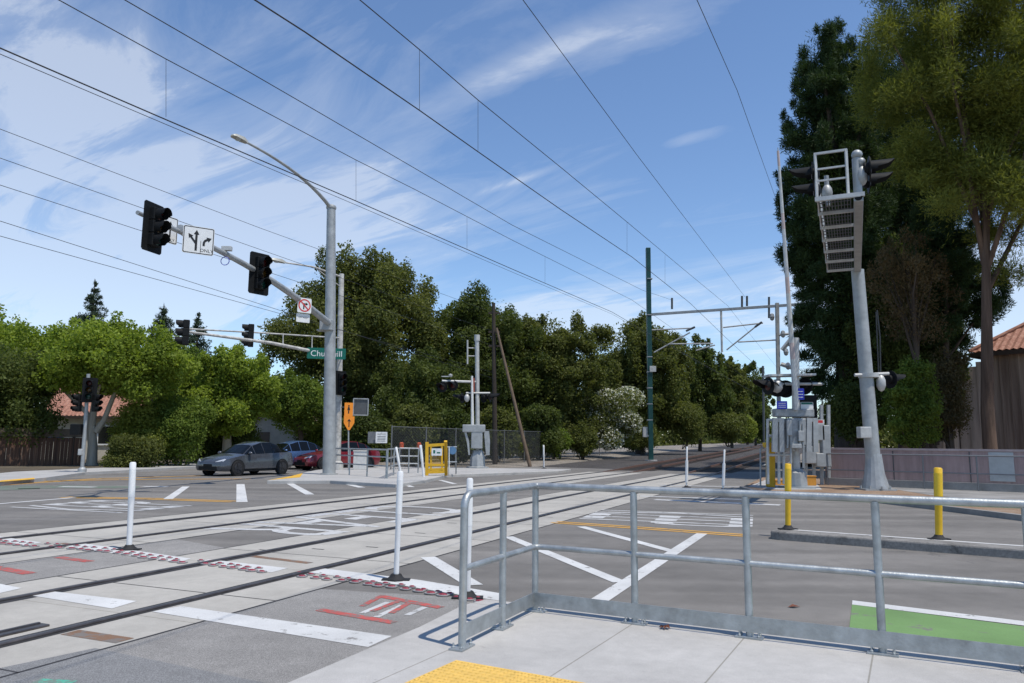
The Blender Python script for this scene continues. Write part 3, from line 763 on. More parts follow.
# ------------------------------------------------------------------ second signal pole behind
PB2 = G(337.2, 469.5, IZ); p2t = P(341.5, 274, PB2.y)
sp2 = empty("signal_pole", "pale weathered pole close behind the tall grey one, with its own arm to the left", "signal pole", PB2)
M_PALE = mat("pale_weathered_paint", (.50, .49, .46), .65, .05, .35, 4)
m = MB(); m.tube([PB2, p2t], [.17, .13], 14); m.lathe([(.3, 0), (.3, .3), (.19, .42)], 12, PB2); m.build("pole", M_PALE, sp2, smooth=40)
ar = P(341, 357, PB2.y); ae = P(181, 331, PB2.y - 8.2); ar2 = P(341, 338, PB2.y)
m = MB(); m.tube([ar, ar.lerp(ae, .5) + Vector((0, 0, .12)), ae], [.09, .075, .05], 10); m.build("mast_arm", M_PALE, sp2, smooth=40)
m = MB(); m.tube([ar2, P(255, 332.5, PB2.y - 4.3), ae + Vector((0, 0, .10))], .035, 8); m.build("tie_rod", M_PALE, sp2, smooth=40)
for fx in (.22, .42):
    a_ = ar.lerp(ae, fx); b_ = ar2.lerp(ae, fx)
    MB().tube([a_, b_ + Vector((0, 0, .05))], .03, 6).build("strut", M_PALE, sp2)
le = P(285, 262.5, PB2.y - 2.5); l0 = P(341.5, 277, PB2.y); l1 = P(341.5, 287.5, PB2.y)
m = MB(); m.tube([l0, l0.lerp(le, .5) + Vector((0, 0, .15)), le], [.05, .045, .04], 8); m.tube([l1, l0.lerp(le, .45) + Vector((0, 0, .08))], .025, 6); m.build("lamp_arm", M_PALE, sp2, smooth=50)
cobra(sp2, le, (le - l0), MATS["lamp_housing"])
hp = P(185.5, 332.5, ae.y + .1)
signal_head(hp, (-.93, -.36), "black traffic light at the far left end of the second mast arm", False, .98)
q = ar.lerp(ae, .58); signal_head(P(250.5, 335.5, q.y), (-.95, -.30), "black traffic light midway along the second mast arm, above the grey car", False, .98)
signal_head(P(341, 383, PB2.y - .3), (.72, -.69), "traffic light fixed low on the pale pole behind the tall grey pole", True, .92)
sc = P(326.5, 353.5, PB2.y - 1.9)
m = MB(SM(sc, (.17, -.985))); panel(m, 1.82, .53, .02, .04); panel_m = m
lettering(m, "Churchill", .40, .0, -.02, 1, .02, .004, 1.02)
tag(m.build("street_sign", [M_SIGNG, M_SIGNW], loc=sc), "green street name sign with white letters, crossed by the tall grey pole", "sign")
MB().beam(sc + Vector((.5, .05, 0)), Vector((PB2.x, PB2.y, sc.z)), .06, .06).build("sign_bracket", M_PALE, sp2)
# electronic sign box, orange warning signs
sc = P(360.5, 407, PB2.y - .3)
bx = empty("message_box", "dark framed electronic sign box mounted beside the orange signs", "sign", sc)
m = MB(SM(sc, (.3, -.95))); m.box((0, .05, 0), (.66, .22, .82)); m.build("housing", M_DKGREY, bx)
m = MB(SM(sc, (.3, -.95))); m.box((0, -.08, .405), (.74, .08, .05)); m.box((0, -.08, -.405), (.74, .08, .05)); m.box((.36, -.08, 0), (.05, .08, .82)); m.box((-.36, -.08, 0), (.05, .08, .82)); m.build("frame", M_GALV, bx)
MB().beam(sc + Vector((-.3, .1, 0)), Vector((PB2.x, PB2.y, sc.z)), .06, .06).build("bracket", M_DKGREY, bx)
ob = G(348.5, 470.5, IZ)
os_ = empty("sign_post", "thin post carrying two orange warning signs beside the pale pole", "sign post", ob)
MB().tube([ob, P(348.5, 403, ob.y)], .035, 8).build("post", M_GALV, os_)
m = MB(SM(P(348.7, 409.5, ob.y - .06), (.45, -.89))); panel(m, .42, .66, r=.02)
ink(m, [[(-.03, -.2), (.03, -.2), (.03, -.05), (-.03, -.05)], [(-.07, -.04), (.07, -.04), (.04, .12), (-.04, .12)], [(-.04, .14), (.04, .14), (.04, .21), (-.04, .21)]], 1)
tag(m.build("warning_sign", [M_ORANGE, M_SIGNK], loc=P(348.7, 409.5, ob.y - .06)), "upright orange sign with a black figure, upper of the two orange signs", "sign")
m = MB(SM(P(349, 423, ob.y - .06), (.45, -.89)))
tri = [(-.26, .32), (.26, .32), (.26, .0), (.05, -.34), (-.05, -.34), (-.26, .0)]
m.add([(x, -.006, z) for x, z in tri] + [(x, .006, z) for x, z in tri], [(0, 5, 4, 3, 2, 1), (6, 7, 8, 9, 10, 11)] + [(i, (i + 1) % 6, 6 + (i + 1) % 6, 6 + i) for i in range(6)], 0)
ink(m, arrow(0, -.2, 0, .2, .05, .10, .12), 1)
tag(m.build("warning_sign", [M_ORANGE, M_SIGNK], loc=P(349, 423, ob.y - .06)), "orange sign with a pointed foot, lower of the two orange signs", "sign")

# ------------------------------------------------------------------ far left signal post
b3 = G(82, 472, .12); t3 = P(88.5, 374, b3.y)
sp3 = empty("signal_post", "short grey signal post on the far left pavement by the white trunked tree", "signal post", b3)
m = MB(); m.tube([b3, P(86, 412, b3.y), t3], .075, 12); m.lathe([(.17, 0), (.17, .12), (.09, .2)], 10, b3); m.build("post", M_GALV, sp3, smooth=40)
m = MB(); m.box(P(80.5, 452, b3.y - .1), (.16, .14, .26)); m.build("push_button", M_ALU, sp3, bevel=.02)
m = MB(); pc_ = P(76.5, 429.5, b3.y - .1); m.box(pc_, (.42, .3, .46)); m.beam(pc_, P(84.6, 429.5, b3.y), .06, .06); m.build("walk_signal", M_BLACK, sp3, bevel=.03)
signal_head(P(89.5, 390, b3.y - .25), (.35, -.94), "tallest of the black traffic lights clustered on the far left post", True, .80)
signal_head(P(78.5, 403, b3.y - .15), (-.55, -.83), "black traffic light on the left side of the far left post's cluster", False, .72)
signal_head(P(96, 403, b3.y - .15), (.95, -.3), "black traffic light on the right side of the far left post's cluster", False, .72)

# ------------------------------------------------------------------ crossing signals
def flasher(t, c, f, name="flashing_light"):
    M = SM(c, f)
    b = MB(M); b.lathe([(.30, 0), (.30, .02)], 20, (0, 0, 0), (0, 1, 0)); b.lathe([(.16, .02), (.15, .12), (.05, .16)], 14, (0, 0, 0), (0, 1, 0))
    vs = []; fs = []; n = 14
    for i in range(n + 1):
        an = R(-20) + R(220) * i / n; c_, s_ = math.cos(an), math.sin(an); ln = -.16 - .40 * max(0, s_) ** .35
        for yy, q in ((-.0, .19), (ln, .195), (ln, .185), (-.0, .175)): vs.append((q * c_, yy, q * s_))
    for i in range(n):
        for j in range(4): fs.append((i * 4 + j, i * 4 + (j + 1) % 4, (i + 1) * 4 + (j + 1) % 4, (i + 1) * 4 + j))
    b.add(vs, fs); o = b.build(name, M_BLACK, t, smooth=35)
    g = MB(M); g.lathe([(.15, 0), (.12, .02), (0, .03)], 16, (0, -.012, 0), (0, -1, 0)); g.build("lens", M_LENS_R, o, smooth=60)
    return o

# left crossing gate
gb = G(477.5, 468, IZ); gy = gb.y; gs = FPX / gy
def gp(x, y, dy=0.0): return P(x, y, gy + dy)
cg = empty("crossing_gate", "grey crossing gate mast with raised arm and flashing lights beyond the yellow gate", "crossing gate", gb)
m = MB(); m.lathe([(.62, 0), (.62, .06), (.42, .1), (.40, .6), (.26, .95), (.2, 1.0)], 8, gb); m.build("pedestal", M_GALV, cg, smooth=25)
m = MB(); m.tube([gb + Vector((0, 0, .9)), gp(477, 337)], .12, 14); m.lathe([(.16, 0), (.16, .35)], 10, gp(477, 341)); m.build("mast", M_ALU, cg, smooth=40)
m = MB(); a_ = gp(464, 425); m.box(gp(474, 428.5, -.2), (1.25, .5, .42)); m.box(gp(477, 439, -.15), (.62, .55, 1.05)); m.build("mechanism", M_GALV, cg, bevel=.04)
m = MB()
for sx in (-1, 1):
    x0 = 467 if sx < 0 else 484
    pts = [gp(x0 - 3 * (sx < 0), 431, -.35), gp(x0 + 5 * (sx > 0) - 1 * (sx < 0), 431, -.35), gp(x0 + 6 * (sx > 0) + 2 * (sx < 0), 441, -.35), gp(x0 + 5.5 * (sx > 0) + 3 * (sx < 0), 455, -.35), gp(x0 + 2 * (sx > 0) + 1.5 * (sx < 0), 455, -.35), gp(x0 + 1 * (sx > 0) + 0 * (sx < 0), 443, -.35)]
    k = len(pts); m = MB(); m.add(pts + [p + Vector((0, .14, 0)) for p in pts], [tuple(range(k)), tuple(range(2 * k - 1, k - 1, -1))] + [(i, k + i, k + (i + 1) % k, (i + 1) % k) for i in range(k)])
    m.build("counterweight_arm", M_GALV, cg)
m = MB(); m.tube([gp(472.5, 430, -.3), gp(472, 376, -.3)], [.09, .06], 8); m.build("gate_arm", mat("white_gate_arm", (.66, .66, .64), .5, 0, .1), cg)
m = MB(); m.tube([gp(467.5, 340, -.3), gp(467.5, 364, -.3)], .045, 8); m.tube([gp(468, 348), gp(477, 348)], .03, 6); m.tube([gp(468, 356), gp(477, 356)], .03, 6); m.build("arm_keeper", M_ALU, cg)
m = MB(); m.tube([gp(477, 382), gp(442, 381, -.4)], .07, 10); m.tube([gp(466, 393, -.2), gp(490, 393)], .05, 8); m.ball(gp(467, 398, -.2), .16, 10, (1, 1, 1.4)); m.build("crossarm", M_ALU, cg, smooth=50)
flasher(cg, gp(442.5, 387, -.4), (-.35, -.94)); flasher(cg, gp(453, 385.5, -.3), (-.35, -.94))
flasher(cg, gp(484, 397.5, .3), (.75, .66)); flasher(cg, gp(490.5, 397, .2), (.9, -.2)); flasher(cg, gp(462, 398, .3), (-.95, .3))
m = MB(); m.box(gp(446.5, 376.5, -.4), (.55, .12, .05)); m.lathe([(.1, 0), (.12, .1), (0, .16)], 10, gp(450.5, 376.5, -.4)); m.build("bell", M_ALU, cg)
m = MB(); m.beam(gp(473.5, 392, -.25), gp(473.5, 378, -.25), .14, .05); m.build("red_panel", mat("dull_red_paint", (.28, .07, .05), .6), cg)

# yellow pedestrian swing gate
yb = [G(426.8, 475.5, IZ), G(446.2, 475, IZ)]
yg = empty("swing_gate", "yellow steel pedestrian gate standing open on the island edge", "gate", yb[0])
YY = yb[0].y
def yp(x, y, d=0): return P(x, y, YY + d)
for i, x in enumerate((427, 445.6)):
    MB().beam(yb[i], yp(x, 442 if i == 0 else 441), .13, .13).build("post", M_YGATE, yg, bevel=.01)
m = MB(); m.beam(yp(428, 445.5), yp(444.5, 444.5), .09, .12); m.beam(yp(428, 465), yp(444.5, 465), .09, .10); m.beam(yp(428, 471), yp(444.5, 470.5), .05, .22); m.beam(yp(431, 446), yp(431, 470), .08, .07); m.beam(yp(442, 446), yp(442, 470), .08, .07); m.build("frame", M_YGATE, yg, bevel=.006)
for x in (433, 435, 437, 439, 441):
    MB().beam(yp(x, 455), yp(x, 465), .028, .028).build("bar", M_YGATE, yg)
sc = yp(436.8, 452, -.08); m = MB(SM(sc, (0, -1))); panel(m, .44, .30, r=.02)
ink(m, [[(-.15, -.06), (-.07, -.06), (-.07, .08), (-.15, .08)], [(.0, -.06), (.15, -.06), (.15, .0), (.0, .0)]], 1)
tag(m.build("gate_sign", [M_SIGNW, M_SIGNG], loc=sc), "small white and green sign plate on the yellow swing gate", "sign")
sc = G(454, 474.5, IZ); rs = empty("railing", "short pipe railing just right of the yellow swing gate with a round blue plate", "railing", sc)
m = MB(); m.tube([G(449, 475, IZ), P(449, 447, sc.y)], .03, 8); m.tube([G(456, 474, IZ), P(456, 447, sc.y)], .03, 8); m.tube([P(447, 447, sc.y), P(457, 447, sc.y)], .03, 8); m.tube([P(447, 462, sc.y), P(457, 462, sc.y)], .03, 8); m.build("pipes", M_STEEL, rs)
m = MB(); m.lathe([(.17, -.01), (.17, .01)], 16, P(452.5, 450.5, sc.y - .05), (0, 1, 0)); m.build("round_plate", mat("pale_blue_plate", (.12, .25, .42), .4, 0, .1), rs)

# island railings
def pipe_rail(name, label, pts, tops, mids, m_=M_STEEL, r=.03, cat="railing", z=IZ, extra_posts=0):
    "railing through ground pixels; heights in metres"
    g = [G(x, y, z) for x, y in pts]; t = empty(name, label, cat, g[0], "pipe railings of the island")
    allp = []
    for a, b in zip(g[:-1], g[1:]):
        for k in range(extra_posts + 1): allp.append(a.lerp(b, k / (extra_posts + 1)))
    allp.append(g[-1])
    for p in allp: MB().tube([p, p + Vector((0, 0, tops))], r, 8).build("post", m_, t)
    MB().tube([p + Vector((0, 0, tops)) for p in g], r, 8).build("top_rail", m_, t)
    for mm in mids: MB().tube([p + Vector((0, 0, mm)) for p in g], r * .9, 8).build("mid_rail", m_, t)
    return t
pipe_rail("pipe_railing", "long pale pipe railing between the signal poles and the island front", [(333, 473.5), (386, 478)], 1.08, [.80, .45], extra_posts=2)
pipe_rail("pipe_railing", "pipe railing turning back from the island corner behind two thin posts", [(387, 478.5), (399, 473), (418, 473)], 1.10, [.75, .42], extra_posts=1)
m = MB(); c = G(360, 469.5, IZ); m.box(c + Vector((0, 0, .45)), (.62, .45, .9)); m.box(c + Vector((0, 0, .92)), (.68, .5, .05))
tag(m.build("utility_cabinet", mat("off_white_cabinet", (.62, .61, .58), .6), loc=c, bevel=.015), "low off-white utility box standing behind the island railing", "utility box")

# ------------------------------------------------------------------ chain-link fence beyond
M_DULLRAIL = mat("dull_fence_steel", (.16, .165, .165), .55, .4, .1)
def chainlink(label, pts, h, zb, seed=0):
    t = empty("chainlink_fence", label, "fence", pts[0])
    for a, b in zip(pts[:-1], pts[1:]):
        n = max(1, int((b - a).length / 3.2))
        for k in range(n): 
            p = a.lerp(b, k / n); MB().tube([p, p + Vector((0, 0, h + .06))], .035, 8).build("post", M_DULLRAIL, t)
        m = MB(); L = (b - a).length; d = (b - a).normalized(); st = .16
        for k in range(int((L + h) / st)):
            for sg in (1, -1):
                x0 = k * st - h if sg > 0 else k * st; z0 = 0; x1 = x0 + sg * h; z1 = h
                if x0 < 0: z0 = -x0; x0 = 0
                if sg < 0 and x1 < 0: z1 = x0; x1 = 0
                if x1 > L: z1 = h - (x1 - L); x1 = L
                if x0 > L: z0 = x0 - L; x0 = L
                if z1 - z0 < .05: continue
                m.beam(a + d * x0 + Vector((0, 0, z0)), a + d * x1 + Vector((0, 0, z1)), .007, .007)
        m.build("wire_mesh", mat("fence_wire", (.12, .125, .13), .5, .5, .1), t)
        MB().tube([a + Vector((0, 0, h)), b + Vector((0, 0, h))], .022, 6).build("top_rail", M_DULLRAIL, t)
chainlink("grey chain-link fence running behind the crossing gate under the dark trees", [SP(33, 20.6, -.02), SP(50, 20.2, .05), SP(72, 20.0, .3)], 2.3, 0)
sc = P(381.5, 437.5, 41); m = MB(SM(sc, (.1, -1))); panel(m, .62, .60, r=.02); lettering(m, "NOTICE", .12, 0, .17, 1)
for k in range(4): ink(m, [[(-.22, .06 - k * .08), (.22, .06 - k * .08), (.22, .035 - k * .08), (-.22, .035 - k * .08)]], 1)
tag(m.build("notice_sign", [M_SIGNW, M_SIGNK], loc=sc), "square white notice fixed to the chain-link fence behind the island railing", "sign")
sc2 = P(373, 437.5, 41.1); m = MB(SM(sc2, (.1, -1))); panel(m, .55, .62, r=.02)
tag(m.build("blank_panel", mat("grey_panel", (.16, .17, .18), .6), loc=sc2), "dark grey panel beside the white notice on the chain-link fence", "panel")

# ------------------------------------------------------------------ right-hand crossing cantilever
rb = G(875.5, 490, vz); RY = rb.y
ct = empty("signal_cantilever", "grey crossing signal cantilever with a walkway arm reaching out over the road", "crossing signal", rb)
rt = P(857.5, 270, RY)
m = MB(); m.tube([rb + Vector((0, 0, .05)), rt], [.235, .20], 20); m.build("pole", M_GALV, ct, smooth=40)
m = MB(); m.box(rb + Vector((0, 0, .025)), (1.0, .8, .05)); m.lathe([(.42, .05), (.40, .16), (.30, .55), (.238, 1.15)], 16, rb)
for k in range(8):
    a_ = k * math.pi / 4; d = Vector((math.cos(a_), math.sin(a_), 0)); m.lathe([(.03, 0), (.03, .10)], 6, rb + d * .46 + Vector((0, 0, .04)))
m.build("base_flange", M_GALV, ct, smooth=20)
te = P(858.5, 197, RY - 7.2); tdv = (te - rt); ah = Vector((tdv.x, tdv.y, 0)).normalized(); lv = Vector((ah.y, -ah.x, 0))
if lv.x > 0: lv = -lv
m = MB(); m.beam(rt - ah * .3 - Vector((0, 0, 0)), te, .21, .21); m.build("arm_tube", M_GALV, ct, bevel=.02)
m = MB(); m.lathe([(.09, 0), (.09, .02)], 14, te + ah * .003, ah); m.build("tube_opening", M_BLACK, ct)
WDT = .92; ts = [.0, .17, .34, .51, .68, .85, 1.0]
def wp(f, w=0.0, z=0.0): return rt.lerp(te, f) + lv * w + Vector((0, 0, z))
gm = MB()
for k in range(11):
    w_ = .17 + (WDT - .2) * k / 10; gm.beam(wp(0, w_, .11), wp(1, w_, .11), .022, .05)
for i in range(24):
    f = (i + .5) / 24; gm.beam(wp(f, .16, .10), wp(f, WDT, .10), .02, .02)
gm.build("walkway_grating", M_DKGREY, ct)
for f in ts:
    m = MB(); m.beam(wp(f, -.05, .04), wp(f, WDT + .03, .04), .06, .08); m.build("cross_bearer", M_ALU, ct)
for f in ts[:-1]: MB().beam(wp(f, WDT, .08), wp(f, WDT, 1.15), .045, .045).build("handrail_post", M_ALU, ct)
m = MB(); m.beam(wp(0, WDT, 1.15), wp(1, WDT, 1.15), .05, .05); m.beam(wp(0, WDT, .62), wp(1, WDT, .62), .045, .045); m.beam(wp(0, WDT, .14), wp(1, WDT, .14), .03, .14); m.build("handrail", M_ALU, ct)
m = MB(); e1_ = 1.0
m.beam(wp(1, WDT, .05), wp(1, WDT, 1.22), .055, .055); m.beam(wp(1, .22, .05), wp(1, .22, 1.22), .055, .055); m.beam(wp(1, WDT + .03, 1.22), wp(1, .19, 1.22), .055, .055); m.beam(wp(1, WDT, .82), wp(1, .22, .82), .042, .042); m.beam(wp(1, WDT, .52), wp(1, .22, .52), .042, .042); m.beam(wp(1, WDT + .05, .06), wp(1, -.14, .06), .08, .10)
m.build("end_gate", M_ALU, ct)
fl = (-.86, .45); fr = (.90, -.30)
m = MB(); m.tube([wp(.97, 0, .1), wp(.97, 0, 1.05)], .10, 12); m.ball(wp(.97, -.02, 1.15), .13, 12, (1, 1, .9)); m.ball(wp(.97, -.10, .60), .20, 12, (.7, .7, 1.3)); m.ball(wp(.97, -.10, .95), .11, 10); m.build("lamp_mount", M_GALV, ct, smooth=50)
m = MB(); m.ball(wp(.9, .70, .45), .19, 12, (.7, .7, 1.2)); m.tube([wp(.9, .7, .1), wp(.9, .7, .9)], .06, 8); m.build("lamp_mount", M_GALV, ct, smooth=50)
flasher(ct, wp(.97, 1.0, .80), fl); flasher(ct, wp(.86, 1.0, .66), fl)
flasher(ct, wp(.97, -.28, .75), fr); flasher(ct, wp(.86, -.28, .72), fr)
m = MB(); q = P(868.5, 375.5, RY); m.tube([q + Vector((-.5, -.1, 0)), q + Vector((.62, -.1, .06))], .055, 8); m.lathe([(.31, -.07), (.31, .07)], 16, q); m.ball(P(881, 383, RY - .1), .15, 10, (1, 1, 1.9)); m.build("lamp_bracket", M_ALU, ct, smooth=40)
flasher(ct, P(890.5, 379.5, RY + .2), (.95, .3))
m = MB(); m.box(P(864, 432.5, RY - .3), (.36, .3, .36)); m.build("junction_box", M_ALU, ct, bevel=.02)
m = MB(); m.tube([P(877, 310, RY), P(880, 338, RY), P(880.5, 372, RY)], .022, 6); m.tube([P(876, 312, RY + .3), P(878.5, 372, RY + .2)], .018, 6); m.build("conduit", M_WIRE, ct)

# ------------------------------------------------------------------ right crossing gate and cabinets
hb = G(797, 488, vz); HY = hb.y
def hp_(x, y, d=0.0): return P(x, y, HY + d)
rg = empty("crossing_gate", "right-hand crossing gate with tall raised arm standing beside the pink wall", "crossing gate", hb)
m = MB(); m.box(hb + Vector((0, 0, .03)), (.95, .8, .06)); m.lathe([(.36, .06), (.34, .5), (.2, .62)], 8, hb); m.build("pedestal", M_GALV, rg, smooth=25)
m = MB(); m.tube([hb + Vector((0, 0, .5)), hp_(795.3, 338)], .125, 14); m.build("mast", M_ALU, rg, smooth=40)
m = MB(); m.box(hp_(795, 432, -.25), (.62, .45, .9)); m.box(hp_(793, 413, -.1), (1.3, .40, .28)); m.build("mechanism", mat("weathered_galvanised", (.33, .345, .35), .55, .3, .3, 6), rg, bevel=.04)
for dx, z0_, z1_ in ((-7, 420, 448), (-4, 423, 470), (5, 421, 446), (8, 424, 468)):
    MB().tube([hp_(795 + dx, z0_, -.52), hp_(795 + dx * 1.05, z1_, -.52)], .035, 6).build("conduit", M_GALV, rg)
for x, y, w_, h_ in ((789, 428, .16, .5), (801, 436, .2, .34), (796, 446, .34, .14)):
    MB().box(hp_(x, y, -.54), (w_, .12, h_)).build("cover_plate", M_GALV, rg, bevel=.015)
m = MB()
for x in (778, 812):
    m = MB(); m.beam(hp_(x - 3, 418, -.45), hp_(x - 3.6, 452, -.45), .16, .10); m.beam(hp_(x + 3, 418, -.45), hp_(x + 3.6, 452, -.45), .16, .10); m.beam(hp_(x - 4, 420, -.44), hp_(x + 4, 420, -.44), .1, .12)
    m.build("counterweight_arm", M_GALV, rg)
ga0, ga1 = hp_(796.5, 410, -.4), hp_(778, 151, -.4)
stripes = MB(); nn_ = 16
for i in range(nn_):
    a_ = ga0.lerp(ga1, i / nn_); b_ = ga0.lerp(ga1, (i + 1) / nn_); r_ = .10 - .055 * i / nn_
    stripes.tube([a_, b_], [r_, r_ - .055 / nn_], 8, m=1 if i % 4 == 3 else 0)
stripes.build("gate_arm", [M_ALU, mat("faded_red_band", (.46, .38, .36), .6)], rg)
m = MB(); m.tube([ga0.lerp(ga1, .9), ga1 + Vector((0, 0, .12))], .02, 6); m.build("arm_tip", M_STEEL, rg)
m = MB(); m.beam(hp_(766, 376, 0), hp_(813, 375, 0), .55, .07); m.tube([hp_(768, 384, 0), hp_(822, 384, 0)], .05, 8); m.build("crossarm", M_ALU, rg)
flasher(rg, hp_(768, 386, -.2), (-.8, -.3)); flasher(rg, hp_(777, 388, .1), (-.6, -.8)); flasher(rg, hp_(785.5, 389, .25), (.3, .95)); flasher(rg, hp_(805, 386, .2), (.8, .5))
m = MB(); m.ball(hp_(777, 386, -.1), .2, 10, (1, 1, 1.2)); m.ball(hp_(771, 383, -.2), .14, 10); m.build("lamp_housing", M_ALU, rg, smooth=60)
for x, y, w_, h_, lb in ((800, 394, .27, .38, "small blue emergency sign fixed on the right gate mast"), (782, 405, .34, .26, "blue sign plate left of the right gate mast under the lights")):
    sc = hp_(x, y, -.32); m = MB(SM(sc, (-.1, -1))); panel(m, w_, h_, r=.02)
    for k in range(3): ink(m, [[(-w_ * .35, h_ * (.25 - .25 * k)), (w_ * .35, h_ * (.25 - .25 * k)), (w_ * .35, h_ * (.19 - .25 * k)), (-w_ * .35, h_ * (.19 - .25 * k))]], 1)
    tag(m.build("information_sign", [M_SIGNB, M_SIGNW], loc=sc), lb, "sign")
sc = hp_(807, 408, .15); m = MB(SM(sc, (.05, -1))); m.box((.05, .06, 0.05), (.62, .08, .78), None, 1); panel(m, .44, .40, r=.02)
ink(m, [[(-.2, .12), (.2, .12), (.2, .19), (-.2, .19)]], 2)
tag(m.build("instruction_sign", [M_SIGNW, M_BLACK, M_SIGNG], loc=sc), "white sign on a dark board right of the gate mast", "sign")

# equipment frame with cabinets behind the gate
eq = G(812, 486, vz); ey = eq.y + 1.0
def ep(x, y, d=0.0): return P(x, y, ey + d)
er = empty("equipment_frame", "grey steel frame of boxes and counterweights right of the gate pedestal", "equipment frame", eq)
for x in (806, 814, 822, 829):
    MB().beam(ep(x, 484 + (x - 800) * .12), ep(x - .6, 405 if x > 815 else 416), .10, .10).build("upright", M_GALV, er)
for x0, x1, y, h_ in ((803, 824, 421.5, .14), (803, 826, 437, .10), (805, 829, 462, .10)):
    MB().beam(ep(x0, y), ep(x1, y), .08, h_).build("cross_bar", M_ALU, er)
for x, y, w_, h_ in ((817.5, 432, .42, .62), (809.5, 455, .38, .62), (825, 446, .30, 1.5), (819, 460, .30, .5)):
    MB().box(ep(x, y, -.15), (w_, .32, h_)).build("equipment_box", M_GALV, er, bevel=.03)
sc = ep(814.5, 421.5, -.3); m = MB(SM(sc, (0, -1))); panel(m, .66, .14, r=.02); ink(m, [[(-.3, -.05), (-.08, -.05), (-.08, .05), (-.3, .05)], [(.05, -.05), (.3, -.05), (.3, .05), (.05, .05)]], 1)
tag(m.build("warning_strip", [M_SIGNW, M_SIGNR], loc=sc), "narrow red and white warning strip across the equipment frame", "sign")
ef = empty("cabinet_stand", "white pipe frame and grey box left of the right gate mast", "equipment frame", G(773, 484, vz))
fy = HY - .2
def fp_(x, y, d=0.0): return P(x, y, fy + d)
for x in (768, 779, 784): MB().tube([fp_(x, 484), fp_(x - .4, 419)], .05, 8).build("upright", M_ALU, ef)
for y in (420, 436, 455): MB().tube([fp_(767, y), fp_(792, y)], .045, 8).build("cross_bar", M_ALU, ef)
MB().box(fp_(786, 440, .1), (.45, .35, .75)).build("equipment_box", M_GALV, ef, bevel=.03)
yb2 = G(770.5, 487, vz)
m = MB(); m.beam(yb2, P(770.5, 443, yb2.y), .22, .34); m.box(P(770, 445, yb2.y - .1), (.42, .3, .18))
tag(m.build("swing_gate_post", M_YGATE, loc=yb2, bevel=.03), "stout yellow post with a capped head at the right end of the crossing", "gate post")
hr = empty("hand_railing", "short grey hoop railing left of the stout yellow post", "railing", G(763, 486, vz))
m = MB(); a_ = G(760.5, 487, vz); b_ = G(766.5, 484, vz); m.tube([a_, P(760.5, 449, a_.y), P(763, 447.5, a_.y), P(766.5, 448, b_.y), b_], .03, 8); m.tube([P(760.5, 466, a_.y), P(766.5, 464.5, b_.y)], .025, 8); m.build("hoop", M_GALV, hr, smooth=50)
for x, y, lb in ((809, 484.5, "orange box on the ground right of the right gate pedestal"), (780, 484, "flat orange cover on the ground left of the right gate pedestal")):
    c = G(x, y + 1, vz); m = MB(); m.box(c + Vector((0, 0, .16 if x > 800 else .08)), (.42, .3, .32 if x > 800 else .16)); m.box(c + Vector((0, 0, .33 if x > 800 else .17)), (.46, .34, .03))
    tag(m.build("orange_box", mat("orange_plastic", (.60, .27, .04), .6), loc=c, bevel=.02), lb, "box")

# ------------------------------------------------------------------ pink wall and railing in front
wa, wb = G(826, 484.5, vz), G(1024, 492.5, vz); wd = (wb - wa).normalized(); wn = Vector((-wd.y, wd.x, 0))
if wn.y < 0: wn = -wn
wl = (wb - wa).length + 6; H0 = zat(447, 828, wa) ; H1 = zat(452.5, 1024, wb)
wt = empty("low_wall", "pinkish rendered low wall with grey plinth along the right verge", "wall", wa)
hh = (H0 + H1) / 2
m = MB(); m.beam(wa + wn * .12 + Vector((0, 0, (hh - vz) / 2 - .02)), wa + wd * wl + wn * .12 + Vector((0, 0, (hh - vz) / 2 - .02)), .24, hh - vz)
def wall_mat():
    m, nd, lk, b = nodes_of("pink_render"); g = nd.new("ShaderNodeTexCoord").outputs["Object"]
    c = ramp(nd, lk, noise_node(nd, lk, g, 1.2, 7, .6), [(.3, (.33, .235, .225)), (.7, (.41, .30, .285))])
    mp = nd.new("ShaderNodeMapping"); mp.inputs["Scale"].default_value = (3, 3, .25); lk.new(g, mp.inputs[0])
    c = mul(nd, lk, c, ramp(nd, lk, noise_node(nd, lk, mp.outputs[0], 2, 6, .7), [(.35, .80), (.6, 1.05)]))
    lk.new(c, b.inputs["Base Color"]); b.inputs["Roughness"].default_value = .9
    add_bump(nd, lk, b, noise_node(nd, lk, g, 60, 4, .6), .4, .01); return m
m.build("wall_face", wall_mat(), wt)
m = MB(); m.beam(wa - wn * .03 + Vector((0, 0, .10)), wa + wd * wl - wn * .03 + Vector((0, 0, .10)), .30, .30); m.build("plinth", M_KERB, wt)
m = MB(); m.beam(wa + wn * .12 + Vector((0, 0, hh - vz + .0)), wa + wd * wl + wn * .12 + Vector((0, 0, hh - vz)), .30, .07); m.build("coping", mat("pink_coping", (.44, .35, .335), .85, 0, .15, 3), wt)
for k in range(1, 5):
    q = wa + wd * (k * 2.3); MB().beam(q - wn * .004 + Vector((0, 0, .25)), q - wn * .004 + Vector((0, 0, hh - vz - .06)), .012, .03, up=wd).build("joint_strip", M_DKGREY, wt)
q = G(1006, 491, vz) ; tq = (q - wa).dot(wd); q0 = wa + wd * tq
m = MB(); m.beam(q0 - wd * .34 - wn * .02 + Vector((0, 0, .78)), q0 + wd * .34 - wn * .02 + Vector((0, 0, .78)), .03, .92)
tag(m.build("patch_panel", mat("pale_grey_patch", (.42, .44, .44), .8, 0, .12, 3), loc=q0), "pale grey rectangular patch on the right end of the pink wall", "panel")
rl = empty("wall_railing", "thin grey two-rail railing running in front of the pink wall", "railing", wa - wn * .4)
ra = wa - wn * .40 + wd * .2
